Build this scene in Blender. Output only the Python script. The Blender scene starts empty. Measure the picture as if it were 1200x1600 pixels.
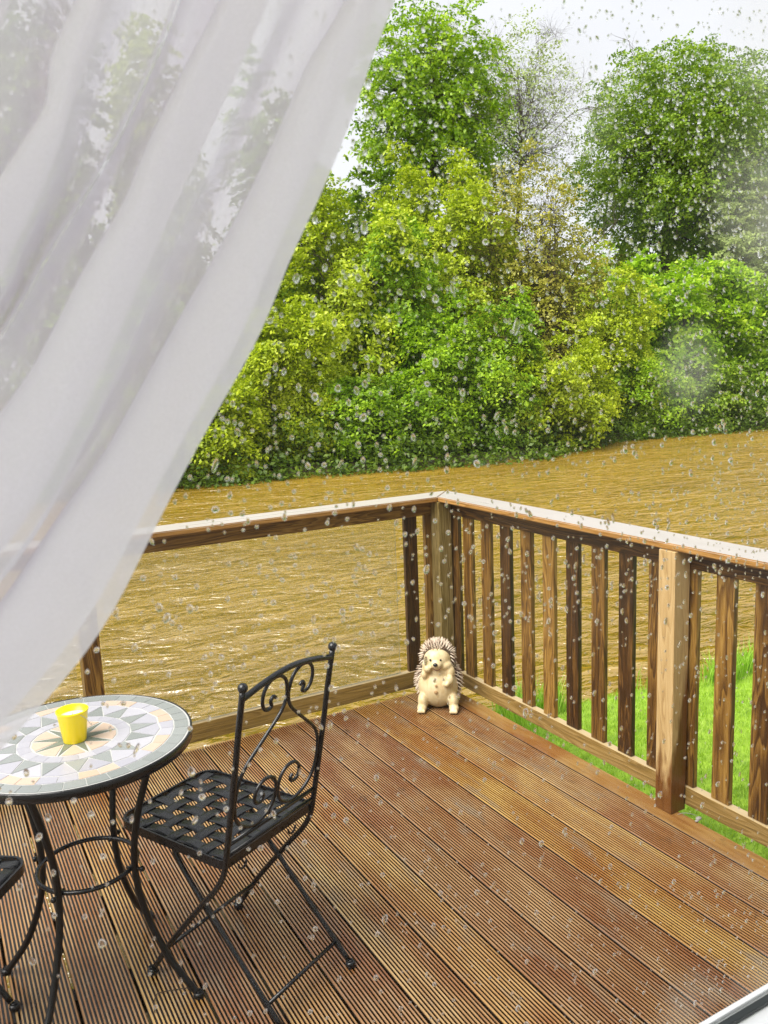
import bpy, bmesh, math, random
import numpy as np
from mathutils import Vector, Matrix
random.seed(7); rng = np.random.default_rng(7)
scene = bpy.context.scene; COL = scene.collection
PI = math.pi
# ------------------------------------------------------------------ camera numbers
CF, CYAW, CPITCH, CROLL = 1312.985, 0.50668, 0.16501, -0.03966
CAM = np.array([-2.2842, -3.5213, 1.6254])
def cam_axes():
    f = np.array([math.sin(CYAW)*math.cos(CPITCH), math.cos(CYAW)*math.cos(CPITCH), -math.sin(CPITCH)])
    r = np.array([math.cos(CYAW), -math.sin(CYAW), 0.0]); u = np.cross(r, f)
    return r*math.cos(CROLL)+u*math.sin(CROLL), -r*math.sin(CROLL)+u*math.cos(CROLL), f
AR, AU, AF = cam_axes()
def on_y(px, py, Y):
    d = AF+AR*(px-600)/CF-AU*(py-800)/CF
    return CAM+d*((Y-CAM[1])/d[1])
# ------------------------------------------------------------------ object helpers
def tag(o, label=None, cat=None, group=None, kind=None):
    if label: o['label'] = label
    if cat: o['category'] = cat
    if group: o['group'] = group
    if kind: o['kind'] = kind
    return o
def empty(name, loc=(0, 0, 0), rz=0.0, label=None, cat=None, group=None):
    o = bpy.data.objects.new(name, None); COL.objects.link(o)
    o.location = loc; o.rotation_euler = (0, 0, rz); o.empty_display_size = .1
    return tag(o, label, cat, group)
def link(name, me, mats, parent=None, smooth=False):
    o = bpy.data.objects.new(name, me); COL.objects.link(o)
    if not isinstance(mats, (list, tuple)): mats = [mats]
    for m in mats: me.materials.append(m)
    if parent: o.parent = parent
    if smooth: me.shade_smooth()
    return o
def mesh_np(name, V, F, smooth=False):
    V = np.asarray(V, np.float32); F = np.asarray(F, np.int32)
    me = bpy.data.meshes.new(name); n, k = F.shape
    me.vertices.add(len(V)); me.vertices.foreach_set('co', V.ravel())
    me.loops.add(n*k); me.loops.foreach_set('vertex_index', F.ravel())
    me.polygons.add(n); me.polygons.foreach_set('loop_start', np.arange(0, n*k, k, dtype=np.int32))
    me.update(calc_edges=True)
    if smooth: me.shade_smooth()
    return me
class B:
    """collects shapes, builds ONE mesh"""
    def __init__(s): s.bm = bmesh.new()
    def box(s, x0, x1, y0, y1, z0, z1, bev=0.0, mi=0):
        r = bmesh.ops.create_cube(s.bm, size=1.0)
        vs = r['verts']
        for v in vs: v.co = Vector(((x0+x1)/2+v.co.x*(x1-x0), (y0+y1)/2+v.co.y*(y1-y0), (z0+z1)/2+v.co.z*(z1-z0)))
        fs = set(f for v in vs for f in v.link_faces)
        for f in fs: f.material_index = mi
        if bev > 0:
            es = list(set(e for v in vs for e in v.link_edges))
            bmesh.ops.bevel(s.bm, geom=es, offset=bev, segments=2, profile=.6, affect='EDGES')
        return s
    def tube(s, pts, rad, seg=10, closed=False, mi=0, caps=True):
        P = [Vector(p) for p in pts]; n = len(P)
        rads = rad if isinstance(rad, (list, tuple)) else [rad]*n
        rings = []; ref = None
        for i in range(n):
            if closed: t = P[(i+1) % n]-P[i-1]
            else: t = P[min(i+1, n-1)]-P[max(i-1, 0)]
            t.normalize()
            if ref is None:
                ref = t.orthogonal().normalized()
            ref = (ref-t*ref.dot(t)).normalized(); b = t.cross(ref)
            rings.append([s.bm.verts.new(P[i]+(ref*math.cos(2*PI*k/seg)+b*math.sin(2*PI*k/seg))*rads[i]) for k in range(seg)])
        m = n if closed else n-1
        for i in range(m):
            a, c = rings[i], rings[(i+1) % n]
            off = 0
            if closed and i == n-1:
                off = min(range(seg), key=lambda q: (c[q].co-a[0].co).length)
            for k in range(seg):
                f = s.bm.faces.new((a[k], a[(k+1) % seg], c[(k+1+off) % seg], c[(k+off) % seg])); f.smooth = True; f.material_index = mi
        if not closed and caps:
            for r_ in (rings[0][::-1], rings[-1]):
                f = s.bm.faces.new(r_); f.material_index = mi
        return s
    def ball(s, c, r, sc=(1, 1, 1), u=16, v=10, mi=0):
        rr = bmesh.ops.create_uvsphere(s.bm, u_segments=u, v_segments=v, radius=r)
        for w in rr['verts']: w.co = Vector((w.co.x*sc[0]+c[0], w.co.y*sc[1]+c[1], w.co.z*sc[2]+c[2]))
        for f in set(f for w in rr['verts'] for f in w.link_faces): f.smooth = True; f.material_index = mi
        return s
    def lathe(s, prof, c=(0, 0, 0), seg=48, mi=0, smooth=True, close=False):
        rings = []
        for r, z in prof:
            rings.append([s.bm.verts.new((c[0]+r*math.cos(2*PI*k/seg), c[1]+r*math.sin(2*PI*k/seg), c[2]+z)) for k in range(seg)])
        for i in range(len(prof)-1):
            for k in range(seg):
                f = s.bm.faces.new((rings[i][k], rings[i][(k+1) % seg], rings[i+1][(k+1) % seg], rings[i+1][k])); f.smooth = smooth; f.material_index = mi
        for i, r_ in ((0, rings[0][::-1]), (1, rings[-1])):
            f = s.bm.faces.new(r_); f.material_index = mi
        return s
    def poly(s, pts, mi=0):
        f = s.bm.faces.new([s.bm.verts.new(p) for p in pts]); f.material_index = mi; return s
    def build(s, name, mats, parent=None):
        bmesh.ops.recalc_face_normals(s.bm, faces=s.bm.faces)
        me = bpy.data.meshes.new(name); s.bm.to_mesh(me); s.bm.free()
        return link(name, me, mats, parent)
def catmull(pts, n=6):
    P = [Vector(p) for p in pts]; out = []
    for i in range(len(P)-1):
        p0, p1, p2, p3 = P[max(i-1, 0)], P[i], P[i+1], P[min(i+2, len(P)-1)]
        for k in range(n):
            t = k/n
            out.append(.5*((2*p1)+(p2-p0)*t+(2*p0-5*p1+4*p2-p3)*t*t+(-p0+3*p1-3*p2+p3)*t**3))
    out.append(P[-1]); return out
def copy_tree(o, parent=None):
    c = o.copy(); COL.objects.link(c); c.parent = parent
    for ch in list(o.children): copy_tree(ch, c)
    return c
# ------------------------------------------------------------------ material helpers
def newmat(name):
    m = bpy.data.materials.new(name); m.use_nodes = True; nt = m.node_tree; nt.nodes.clear()
    out = nt.nodes.new('ShaderNodeOutputMaterial'); return m, nt, out
def nd(nt, t, **kw):
    n = nt.nodes.new(t)
    for k, v in kw.items():
        if k.startswith('i_'): n.inputs[k[2:].replace('_', ' ')].default_value = v
        else: setattr(n, k, v)
    return n
def L(nt, a, b): nt.links.new(a, b)
def ramp(nt, fac, stops, interp='LINEAR'):
    r = nt.nodes.new('ShaderNodeValToRGB'); r.color_ramp.interpolation = interp
    el = r.color_ramp.elements
    while len(el) > 1: el.remove(el[-1])
    el[0].position = stops[0][0]; el[0].color = (*stops[0][1], 1)
    for p, c in stops[1:]:
        e = el.new(p); e.color = (*c, 1)
    L(nt, fac, r.inputs['Fac']); return r
def mixc(nt, fac, a, b, mode='MIX'):
    m = nt.nodes.new('ShaderNodeMix'); m.data_type = 'RGBA'; m.blend_type = mode
    for sock, v in ((m.inputs[0], fac), (m.inputs[6], a), (m.inputs[7], b)):
        if hasattr(v, 'is_linked') or hasattr(v, 'links'): L(nt, v, sock)
        elif isinstance(v, (int, float)): sock.default_value = v
        else: sock.default_value = (*v, 1)
    return m.outputs[2]
def math_(nt, op, a, b=None, clamp=False):
    m = nt.nodes.new('ShaderNodeMath'); m.operation = op; m.use_clamp = clamp
    for i, v in enumerate((a, b)):
        if v is None: continue
        if isinstance(v, (int, float)): m.inputs[i].default_value = v
        else: L(nt, v, m.inputs[i])
    return m.outputs[0]
def noise(nt, vec, scale, detail=4, rough=.55, dist=0.0, off=None, mul=None):
    mp = nt.nodes.new('ShaderNodeMapping'); L(nt, vec, mp.inputs['Vector'])
    if mul: mp.inputs['Scale'].default_value = mul
    if off: mp.inputs['Location'].default_value = off
    n = nt.nodes.new('ShaderNodeTexNoise'); L(nt, mp.outputs[0], n.inputs['Vector'])
    n.inputs['Scale'].default_value = scale; n.inputs['Detail'].default_value = detail
    n.inputs['Roughness'].default_value = rough; n.inputs['Distortion'].default_value = dist
    return n
def simple(name, col, rough=.5, metal=0.0, spec=.5, bump=None, var=0.0, coat=0.0):
    m, nt, out = newmat(name)
    p = nd(nt, 'ShaderNodeBsdfPrincipled'); L(nt, p.outputs[0], out.inputs[0])
    p.inputs['Base Color'].default_value = (*col, 1); p.inputs['Roughness'].default_value = rough
    p.inputs['Metallic'].default_value = metal; p.inputs['Specular IOR Level'].default_value = spec
    p.inputs['Coat Weight'].default_value = coat
    g = nd(nt, 'ShaderNodeTexCoord')
    if var:
        n = noise(nt, g.outputs['Object'], 14, 5)
        c = mixc(nt, n.outputs['Fac'], tuple(x*(1-var) for x in col), tuple(min(1, x*(1+var)) for x in col))
        L(nt, c, p.inputs['Base Color'])
    if bump:
        n = noise(nt, g.outputs['Object'], bump[0], 3)
        b = nd(nt, 'ShaderNodeBump'); b.inputs['Strength'].default_value = bump[1]; b.inputs['Distance'].default_value = bump[2]
        L(nt, n.outputs['Fac'], b.inputs['Height']); L(nt, b.outputs[0], p.inputs['Normal'])
    return m
# wood: axis = grain axis in world coordinates
def wood(name, stops, axis='z', rough=(.22, .5), bleach_sheen=None, stain=None, per_obj=True, gscale=1.35):
    m, nt, out = newmat(name)
    p = nd(nt, 'ShaderNodeBsdfPrincipled'); L(nt, p.outputs[0], out.inputs[0])
    g = nd(nt, 'ShaderNodeNewGeometry'); oi = nd(nt, 'ShaderNodeObjectInfo')
    add = nd(nt, 'ShaderNodeVectorMath', operation='ADD'); cmb = nd(nt, 'ShaderNodeCombineXYZ')
    r17 = math_(nt, 'MULTIPLY', oi.outputs['Random'], 37.0)
    for i in range(3): L(nt, r17, cmb.inputs[i])
    L(nt, g.outputs['Position'], add.inputs[0]); L(nt, cmb.outputs[0], add.inputs[1])
    a = .09; mul = {'x': (a, 1, 1), 'y': (1, a, 1), 'z': (1, 1, a)}[axis]
    mulr = {'x': (.05, 1, 1), 'y': (1, .05, 1), 'z': (1, 1, .05)}[axis]
    big = noise(nt, add.outputs[0], 9*gscale, 3, .5, .4, mul=mul)
    # cathedral grain: rings from a distorted coordinate
    ring = math_(nt, 'FRACT', math_(nt, 'MULTIPLY', big.outputs['Fac'], 14.0))
    ringr = ramp(nt, ring, [(0, (0, 0, 0)), (.55, (.7, .7, .7)), (.85, (1, 1, 1)), (1, (0, 0, 0))])
    fine = noise(nt, add.outputs[0], 160*gscale, 3, .6, 0, mul=mulr)
    med = noise(nt, add.outputs[0], 26*gscale, 4, .6, .3, mul=mulr)
    f = math_(nt, 'ADD', math_(nt, 'MULTIPLY', ringr.outputs[0], .24), math_(nt, 'MULTIPLY', fine.outputs['Fac'], .40))
    f = math_(nt, 'ADD', f, math_(nt, 'MULTIPLY', med.outputs['Fac'], .45))
    if per_obj:
        f = math_(nt, 'ADD', f, math_(nt, 'MULTIPLY', math_(nt, 'SUBTRACT', oi.outputs['Random'], .5), .30))
    c = ramp(nt, f, stops).outputs[0]
    # knots
    vo = nd(nt, 'ShaderNodeTexVoronoi'); vo.inputs['Scale'].default_value = 4.2
    mp = nd(nt, 'ShaderNodeMapping'); mp.inputs['Scale'].default_value = {'x': (.35, 1, 1), 'y': (1, .35, 1), 'z': (1, 1, .35)}[axis]
    L(nt, add.outputs[0], mp.inputs[0]); L(nt, mp.outputs[0], vo.inputs['Vector'])
    kn = ramp(nt, vo.outputs['Distance'], [(0, (1, 1, 1)), (.05, (.9, .9, .9)), (.09, (0, 0, 0))])
    c = mixc(nt, kn.outputs[0], c, (.03, .014, .006))
    if stain:   # wet brown stain: lower part soaked, irregular edge running up the grain
        sx = nd(nt, 'ShaderNodeSeparateXYZ'); L(nt, g.outputs['Position'], sx.inputs[0])
        n2 = noise(nt, g.outputs['Position'], 5, 3, .6, .5, mul=(2.2, 2.2, .5))
        h = math_(nt, 'ADD', sx.outputs['Z'], math_(nt, 'MULTIPLY', math_(nt, 'SUBTRACT', n2.outputs['Fac'], .5), .9))
        h = math_(nt, 'SUBTRACT', h, math_(nt, 'MULTIPLY', math_(nt, 'SUBTRACT', sx.outputs['X'], stain[2]), stain[3]))
        fc = ramp(nt, h, [(stain[0], (1, 1, 1)), (stain[1], (0, 0, 0))])
        c = mixc(nt, fc.outputs[0], c, mixc(nt, 1.0, c, (.30, .17, .08), 'MULTIPLY'))
    if bleach_sheen:  # pale top faces: wet sky sheen painted in over silvery weathering
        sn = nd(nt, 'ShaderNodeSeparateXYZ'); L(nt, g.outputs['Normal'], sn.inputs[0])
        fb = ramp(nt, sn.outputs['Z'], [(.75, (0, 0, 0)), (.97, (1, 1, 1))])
        cb = mixc(nt, f, tuple(x*.8 for x in bleach_sheen), bleach_sheen)
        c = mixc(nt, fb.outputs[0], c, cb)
    L(nt, c, p.inputs['Base Color'])
    rr = nd(nt, 'ShaderNodeMapRange'); L(nt, med.outputs['Fac'], rr.inputs[0]); rr.inputs[3].default_value = rough[0]; rr.inputs[4].default_value = rough[1]
    L(nt, rr.outputs[0], p.inputs['Roughness'])
    b = nd(nt, 'ShaderNodeBump'); b.inputs['Strength'].default_value = .5; b.inputs['Distance'].default_value = .0015
    L(nt, math_(nt, 'ADD', math_(nt, 'MULTIPLY', ringr.outputs[0], .5), fine.outputs['Fac']), b.inputs['Height']); L(nt, b.outputs[0], p.inputs['Normal'])
    return m
WS = [(.22, (.012, .005, .002)), (.46, (.050, .021, .005)), (.60, (.13, .062, .012)), (.78, (.27, .15, .032)), (1, (.46, .29, .09))]
M_baluster = wood('baluster_wood', WS, 'z')
M_postlight = wood('post_wood', [(.2, (.20, .115, .04)), (.5, (.42, .28, .12)), (.9, (.56, .41, .21))], 'z', stain=(.14, .26, -.044, 6.0), per_obj=False)
M_postdark = wood('corner_post_wood', [(.2, (.05, .034, .01)), (.5, (.17, .12, .035)), (.9, (.42, .33, .15))], 'z')
M_railx = wood('rail_wood_x', WS, 'x'); M_raily = wood('rail_wood_y', WS, 'y')
M_railx_b = wood('bottom_rail_wood_x', [(.2, (.10, .06, .014)), (.5, (.27, .175, .045)), (.9, (.48, .34, .13))], 'x', bleach_sheen=(.46, .35, .19))
M_raily_b = wood('bottom_rail_wood_y', [(.2, (.07, .045, .014)), (.5, (.21, .13, .035)), (.9, (.42, .29, .12))], 'y', bleach_sheen=(.46, .35, .19))
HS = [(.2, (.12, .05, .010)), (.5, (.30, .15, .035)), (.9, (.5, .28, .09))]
M_handx = wood('handrail_wood_x', HS, 'x', rough=(.2, .4), bleach_sheen=(.47, .43, .39), per_obj=False)
M_handy = wood('handrail_wood_y', HS, 'y', rough=(.2, .4), bleach_sheen=(.46, .425, .41), per_obj=False)
# deck wood with per board variation
def deck_mat():
    m, nt, out = newmat('wet_decking')
    p = nd(nt, 'ShaderNodeBsdfPrincipled'); L(nt, p.outputs[0], out.inputs[0])
    g = nd(nt, 'ShaderNodeNewGeometry'); s = nd(nt, 'ShaderNodeSeparateXYZ'); L(nt, g.outputs['Position'], s.inputs[0])
    bx = math_(nt, 'FLOOR', math_(nt, 'DIVIDE', math_(nt, 'ADD', s.outputs['X'], .0975+.152*40), .152))
    wn = nd(nt, 'ShaderNodeTexWhiteNoise', noise_dimensions='1D'); L(nt, bx, wn.inputs['W'])
    cmb = nd(nt, 'ShaderNodeCombineXYZ'); L(nt, math_(nt, 'MULTIPLY', bx, 7.3), cmb.inputs[1]); L(nt, math_(nt, 'MULTIPLY', bx, 3.1), cmb.inputs[2])
    add = nd(nt, 'ShaderNodeVectorMath', operation='ADD'); L(nt, g.outputs['Position'], add.inputs[0]); L(nt, cmb.outputs[0], add.inputs[1])
    V = add.outputs[0]
    patch = noise(nt, V, 2.6, 4, .55, .3, mul=(2.2, .8, 1))
    streak = noise(nt, V, 60, 4, .65, 0, mul=(1, .05, 1))
    cells = noise(nt, V, 16, 4, .65, .3, mul=(1, .25, 1))
    board = ramp(nt, wn.outputs['Value'], [(0, (.47, .305, .115)), (.2, (.44, .30, .14)), (.38, (.38, .235, .11)), (.55, (.46, .32, .14)), (.72, (.41, .275, .13)), (.86, (.46, .285, .085))], 'CONSTANT')
    c = mixc(nt, ramp(nt, patch.outputs['Fac'], [(.36, (0, 0, 0)), (.62, (1, 1, 1))]).outputs[0], board.outputs[0], mixc(nt, 1.0, board.outputs[0], (.66, .46, .38), 'MULTIPLY'))
    c = mixc(nt, ramp(nt, streak.outputs['Fac'], [(.3, (1, 1, 1)), (.6, (0, 0, 0))]).outputs[0], c, mixc(nt, 1.0, c, (.72, .62, .52), 'MULTIPLY'))
    c = mixc(nt, ramp(nt, cells.outputs['Fac'], [(.54, (0, 0, 0)), (.72, (.75, .75, .75))]).outputs[0], c, (.27, .20, .13))
    # black grime blotches and knots
    gr = noise(nt, V, 5.5, 6, .7, .8, mul=(1.3, .8, 1))
    c = mixc(nt, ramp(nt, gr.outputs['Fac'], [(.61, (0, 0, 0)), (.74, (.85, .85, .85))]).outputs[0], c, (.06, .045, .035))
    vo = nd(nt, 'ShaderNodeTexVoronoi'); vo.inputs['Scale'].default_value = 5.0
    mp = nd(nt, 'ShaderNodeMapping'); mp.inputs['Scale'].default_value = (1, .5, 1); L(nt, V, mp.inputs[0]); L(nt, mp.outputs[0], vo.inputs['Vector'])
    c = mixc(nt, ramp(nt, vo.outputs['Distance'], [(0, (.8, .8, .8)), (.04, (.7, .7, .7)), (.1, (0, 0, 0))]).outputs[0], c, (.11, .055, .02))
    vo2 = nd(nt, 'ShaderNodeTexVoronoi'); vo2.inputs['Scale'].default_value = 55.0; L(nt, g.outputs['Position'], vo2.inputs['Vector'])
    c = mixc(nt, ramp(nt, vo2.outputs['Distance'], [(0, (.8, .8, .8)), (.10, (.6, .6, .6)), (.14, (0, 0, 0))]).outputs[0], c, mixc(nt, vo2.outputs['Color'], c, mixc(nt, 1.0, c, (.35, .25, .2), 'MULTIPLY')))
    c = mixc(nt, ramp(nt, math_(nt, 'MULTIPLY', s.outputs['X'], -1.0), [(.094, (1, 1, 1)), (.096, (0, 0, 0))]).outputs[0], c, mixc(nt, 1.0, c, (.66, .64, .56), 'MULTIPLY'))
    # groove shade painted into the colour, near black below the ridge tops
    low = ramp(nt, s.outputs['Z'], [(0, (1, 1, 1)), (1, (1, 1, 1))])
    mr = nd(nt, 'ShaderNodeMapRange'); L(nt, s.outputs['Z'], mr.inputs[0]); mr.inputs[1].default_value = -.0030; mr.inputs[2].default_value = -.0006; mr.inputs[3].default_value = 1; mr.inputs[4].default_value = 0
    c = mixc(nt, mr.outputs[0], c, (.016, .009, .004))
    L(nt, c, p.inputs['Base Color'])
    rr = ramp(nt, cells.outputs['Fac'], [(.35, (.10, .10, .10)), (.65, (.30, .30, .30))]); L(nt, rr.outputs[0], p.inputs['Roughness'])
    p.inputs['Specular IOR Level'].default_value = .55
    b = nd(nt, 'ShaderNodeBump'); b.inputs['Strength'].default_value = .6; b.inputs['Distance'].default_value = .0012
    wet = noise(nt, g.outputs['Position'], 190, 3, .6)
    L(nt, math_(nt, 'ADD', math_(nt, 'MULTIPLY', streak.outputs['Fac'], .8), wet.outputs['Fac']), b.inputs['Height']); L(nt, b.outputs[0], p.inputs['Normal'])
    return m
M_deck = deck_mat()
M_iron = simple('wet_black_iron', (.006, .0065, .008), .24, 0, .5, bump=(260, .55, .0012))
M_iron_dry = simple('black_iron', (.006, .006, .0065), .36, 0, .4, bump=(200, .3, .0008))
M_white = simple('white_plastic_frame', (.80, .82, .85), .3, bump=(30, .05, .001), var=.03)
M_rubber = simple('black_rubber', (.012, .018, .018), .35, var=.2)
M_wall = simple('cream_house_cladding', (.62, .60, .55), .6, var=.08, bump=(60, .2, .002))
# ------------------------------------------------------------------ WORLD and light
w = bpy.data.worlds.new('World'); scene.world = w; w.use_nodes = True
nt = w.node_tree; nt.nodes.clear()
SUN_EL, SUN_AZ = math.radians(54), math.radians(-100)     # azimuth from +Y towards +X
sky = nt.nodes.new('ShaderNodeTexSky'); sky.sky_type = 'NISHITA'; sky.sun_disc = False
sky.sun_elevation = SUN_EL; sky.sun_rotation = SUN_AZ; sky.dust_density = 3.0; sky.air_density = 1.0
tc = nt.nodes.new('ShaderNodeTexCoord')
cl = noise(nt, tc.outputs['Generated'], 2.2, 5, .55, .4, mul=(1, 1, 2.2))
cloud = ramp(nt, cl.outputs['Fac'], [(.3, (1.96, 2.00, 2.10)), (.7, (2.27, 2.29, 2.34))])
hs = nt.nodes.new('ShaderNodeHueSaturation'); hs.inputs['Saturation'].default_value = .25; L(nt, sky.outputs[0], hs.inputs['Color'])
mx = mixc(nt, .92, hs.outputs[0], cloud.outputs[0])
bg = nt.nodes.new('ShaderNodeBackground'); bg.inputs['Strength'].default_value = .1; L(nt, mx, bg.inputs['Color'])
wo = nt.nodes.new('ShaderNodeOutputWorld'); L(nt, bg.outputs[0], wo.inputs[0])
sd = bpy.data.lights.new('sun', 'SUN'); sd.energy = 1.5; sd.angle = math.radians(48); sd.color = (1, .965, .9)
so = bpy.data.objects.new('sun', sd); COL.objects.link(so)
dvec = Vector((math.sin(SUN_AZ)*math.cos(SUN_EL), math.cos(SUN_AZ)*math.cos(SUN_EL), math.sin(SUN_EL)))
so.rotation_euler = dvec.to_track_quat('Z', 'Y').to_euler(); so.location = (-8, 0, 12)
scene.view_settings.view_transform = 'Standard'; scene.view_settings.look = 'None'
scene.view_settings.exposure = 2.15; scene.view_settings.gamma = 1.0
# ------------------------------------------------------------------ CAMERA
cd = bpy.data.cameras.new('camera'); co = bpy.data.objects.new('camera', cd); COL.objects.link(co); scene.camera = co
cd.sensor_fit = 'VERTICAL'; cd.sensor_height = 36; cd.lens = CF/1600*36; cd.clip_start = .05; cd.clip_end = 900
co.matrix_world = Matrix(((AR[0], AU[0], -AF[0], CAM[0]), (AR[1], AU[1], -AF[1], CAM[1]), (AR[2], AU[2], -AF[2], CAM[2]), (0, 0, 0, 1)))
cd.dof.use_dof = True; cd.dof.focus_distance = 4.5; cd.dof.aperture_fstop = cd.lens/1.7
scene.cycles.use_denoising = True; scene.cycles.max_bounces = 12; scene.cycles.transparent_max_bounces = 24
scene.cycles.transmission_bounces = 8; scene.cycles.diffuse_bounces = 4; scene.cycles.glossy_bounces = 4
scene.cycles.sample_clamp_indirect = 8
# ------------------------------------------------------------------ GROUND and WATER
def sm(a, b, x):
    t = np.clip((x-a)/(b-a), 0, 1); return t*t*(3-2*t)
GZ, WZ = -.45, -.9
def near_land(x, y):
    """signed distance-like value, >0 on the lawn side"""
    e = .30-.05*x+.05*np.sin(x*2.3)+.03*np.sin(x*5.1+1)
    d1 = e-y
    d2 = x-(.42+.12*np.sin(y*3)+np.clip(-y, 0, 9)*.02)      # the deck stands over the water left of this
    a = np.minimum(d1, d2)
    return np.maximum(a, -3.0-y)
def far_edge(x):
    xs = [-60, -8, 2.9, 5.4, 7.5, 9.5, 12.5, 15, 17.6, 20.8, 23.8, 40, 120]
    ys = [18, 17, 15.9, 15.8, 15.4, 14.6, 14.3, 15.6, 16.6, 16.3, 15.6, 14.0, 10]
    return np.interp(x, xs, ys)+.7
def ground_h(x, y):
    near = near_land(x, y)
    n = .035*np.sin(x*1.9+y*.7)+.02*np.sin(x*4.7-y*3.1)
    h = -1.9+(GZ+1.9+n)*sm(-.42, .06, near)
    far = y-far_edge(x)
    h2 = -1.9+1.2*sm(-1.2, .3, far)+1.6*sm(.2, 12, far)+.15*np.sin(x*.9)*sm(0, 3, far)
    return np.where(far > -1.3, h2, h)
xs = np.concatenate([np.linspace(-300, -12, 20), np.arange(-11.5, 0, .4), np.arange(0, 6, .06), np.arange(6, 40, .6), np.linspace(41, 300, 24)])
ys = np.concatenate([np.linspace(-200, -8, 10), np.arange(-7.6, -3.3, .3), np.arange(-3.2, 1.2, .06), np.arange(1.3, 13, .8), np.arange(13, 22, .35), np.linspace(22.5, 40, 18), np.linspace(45, 400, 16)])
X, Y = np.meshgrid(xs, ys); Z = ground_h(X, Y)
nx, ny = len(xs), len(ys)
idx = np.arange(nx*ny).reshape(ny, nx)
F = np.stack([idx[:-1, :-1], idx[:-1, 1:], idx[1:, 1:], idx[1:, :-1]], -1).reshape(-1, 4)
m, nt, out = newmat('grassy_ground')
p = nd(nt, 'ShaderNodeBsdfPrincipled'); L(nt, p.outputs[0], out.inputs[0]); p.inputs['Roughness'].default_value = .9
g = nd(nt, 'ShaderNodeNewGeometry'); s = nd(nt, 'ShaderNodeSeparateXYZ'); L(nt, g.outputs['Position'], s.inputs[0])
n = noise(nt, g.outputs['Position'], 9, 5, .6)
lawn = ramp(nt, n.outputs['Fac'], [(.35, (.14, .26, .012)), (.6, (.28, .44, .03))])
mud = ramp(nt, n.outputs['Fac'], [(.35, (.045, .035, .012)), (.65, (.10, .085, .03))])
fz = ramp(nt, math_(nt, 'ADD', s.outputs['Z'], 1.0), [(.33, (0, 0, 0)), (.45, (1, 1, 1))])
fy = ramp(nt, math_(nt, 'DIVIDE', s.outputs['Y'], 10.0), [(.3, (1, 1, 1)), (.6, (0, 0, 0))])
c = mixc(nt, mixc(nt, 1.0, fz.outputs[0], fy.outputs[0], 'MULTIPLY'), mud.outputs[0], lawn.outputs[0])
bounce_gnd = ramp(nt, noise(nt, g.outputs['Position'], 40, 4, .7).outputs['Fac'], [(.3, (.30, .29, .28)), (.7, (.58, .57, .55))])     # unseen pale ground added behind the lodge to brighten the curtain
f_bounce = ramp(nt, math_(nt, 'MULTIPLY', s.outputs['Y'], -.1), [(.66, (0, 0, 0)), (.70, (1, 1, 1))])
c = mixc(nt, f_bounce.outputs[0], c, bounce_gnd.outputs[0])
L(nt, c, p.inputs['Base Color'])
tag(link('ground', mesh_np('ground', np.stack([X, Y, Z], -1).reshape(-1, 3), F, True), m), kind='structure')
# water
m, nt, out = newmat('muddy_river_water')
# silt-laden body colour scatters evenly; only the surface film follows the ripples
body = nd(nt, 'ShaderNodeBsdfDiffuse'); film = nd(nt, 'ShaderNodeBsdfGlossy'); film.inputs['Roughness'].default_value = .03
frs = nd(nt, 'ShaderNodeFresnel'); frs.inputs['IOR'].default_value = 2.5; wmx = nd(nt, 'ShaderNodeMixShader')
L(nt, frs.outputs[0], wmx.inputs[0]); L(nt, body.outputs[0], wmx.inputs[1]); L(nt, film.outputs[0], wmx.inputs[2]); L(nt, wmx.outputs[0], out.inputs[0])
g = nd(nt, 'ShaderNodeNewGeometry')
mp = nd(nt, 'ShaderNodeMapping'); mp.inputs['Rotation'].default_value = (0, 0, math.radians(6)); L(nt, g.outputs['Position'], mp.inputs[0])
P0 = mp.outputs[0]
n0 = noise(nt, P0, .35, 3, .5, .6, mul=(.5, 1, 1))
n1 = noise(nt, P0, 1.7, 2, .5, .9, mul=(.5, 1, 1))
n2 = noise(nt, P0, 6.0, 3, .55, 1.1, mul=(.6, 1, 1))
n3 = noise(nt, P0, 26, 3, .6, .4, mul=(.5, 1, 1))
h = math_(nt, 'ADD', math_(nt, 'MULTIPLY', n1.outputs['Fac'], .24), math_(nt, 'MULTIPLY', n2.outputs['Fac'], .095))
h = math_(nt, 'ADD', h, math_(nt, 'MULTIPLY', n3.outputs['Fac'], .012))
b = nd(nt, 'ShaderNodeBump'); b.inputs['Strength'].default_value = 1.0; b.inputs['Distance'].default_value = 1.0
L(nt, h, b.inputs['Height']); L(nt, b.outputs[0], film.inputs['Normal']); L(nt, b.outputs[0], frs.inputs['Normal'])
c = ramp(nt, math_(nt, 'ADD', math_(nt, 'MULTIPLY', n0.outputs['Fac'], .5), math_(nt, 'MULTIPLY', n2.outputs['Fac'], .5)), [(.36, (.205, .122, .007)), (.62, (.33, .205, .018))])
# sky highlights on the wave crests, painted into the body colour
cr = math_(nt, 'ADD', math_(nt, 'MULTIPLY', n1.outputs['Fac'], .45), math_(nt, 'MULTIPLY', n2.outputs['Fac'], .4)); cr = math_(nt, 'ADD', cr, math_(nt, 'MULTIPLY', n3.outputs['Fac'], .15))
crest_glint = ramp(nt, cr, [(.57, (0, 0, 0)), (.70, (.4, .4, .4))])
L(nt, mixc(nt, crest_glint.outputs[0], c.outputs[0], (.60, .46, .23)), body.inputs[0])
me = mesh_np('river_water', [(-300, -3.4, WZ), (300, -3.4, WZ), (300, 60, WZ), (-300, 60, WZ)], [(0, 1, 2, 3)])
tag(link('river_water', me, m), kind='structure')
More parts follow.
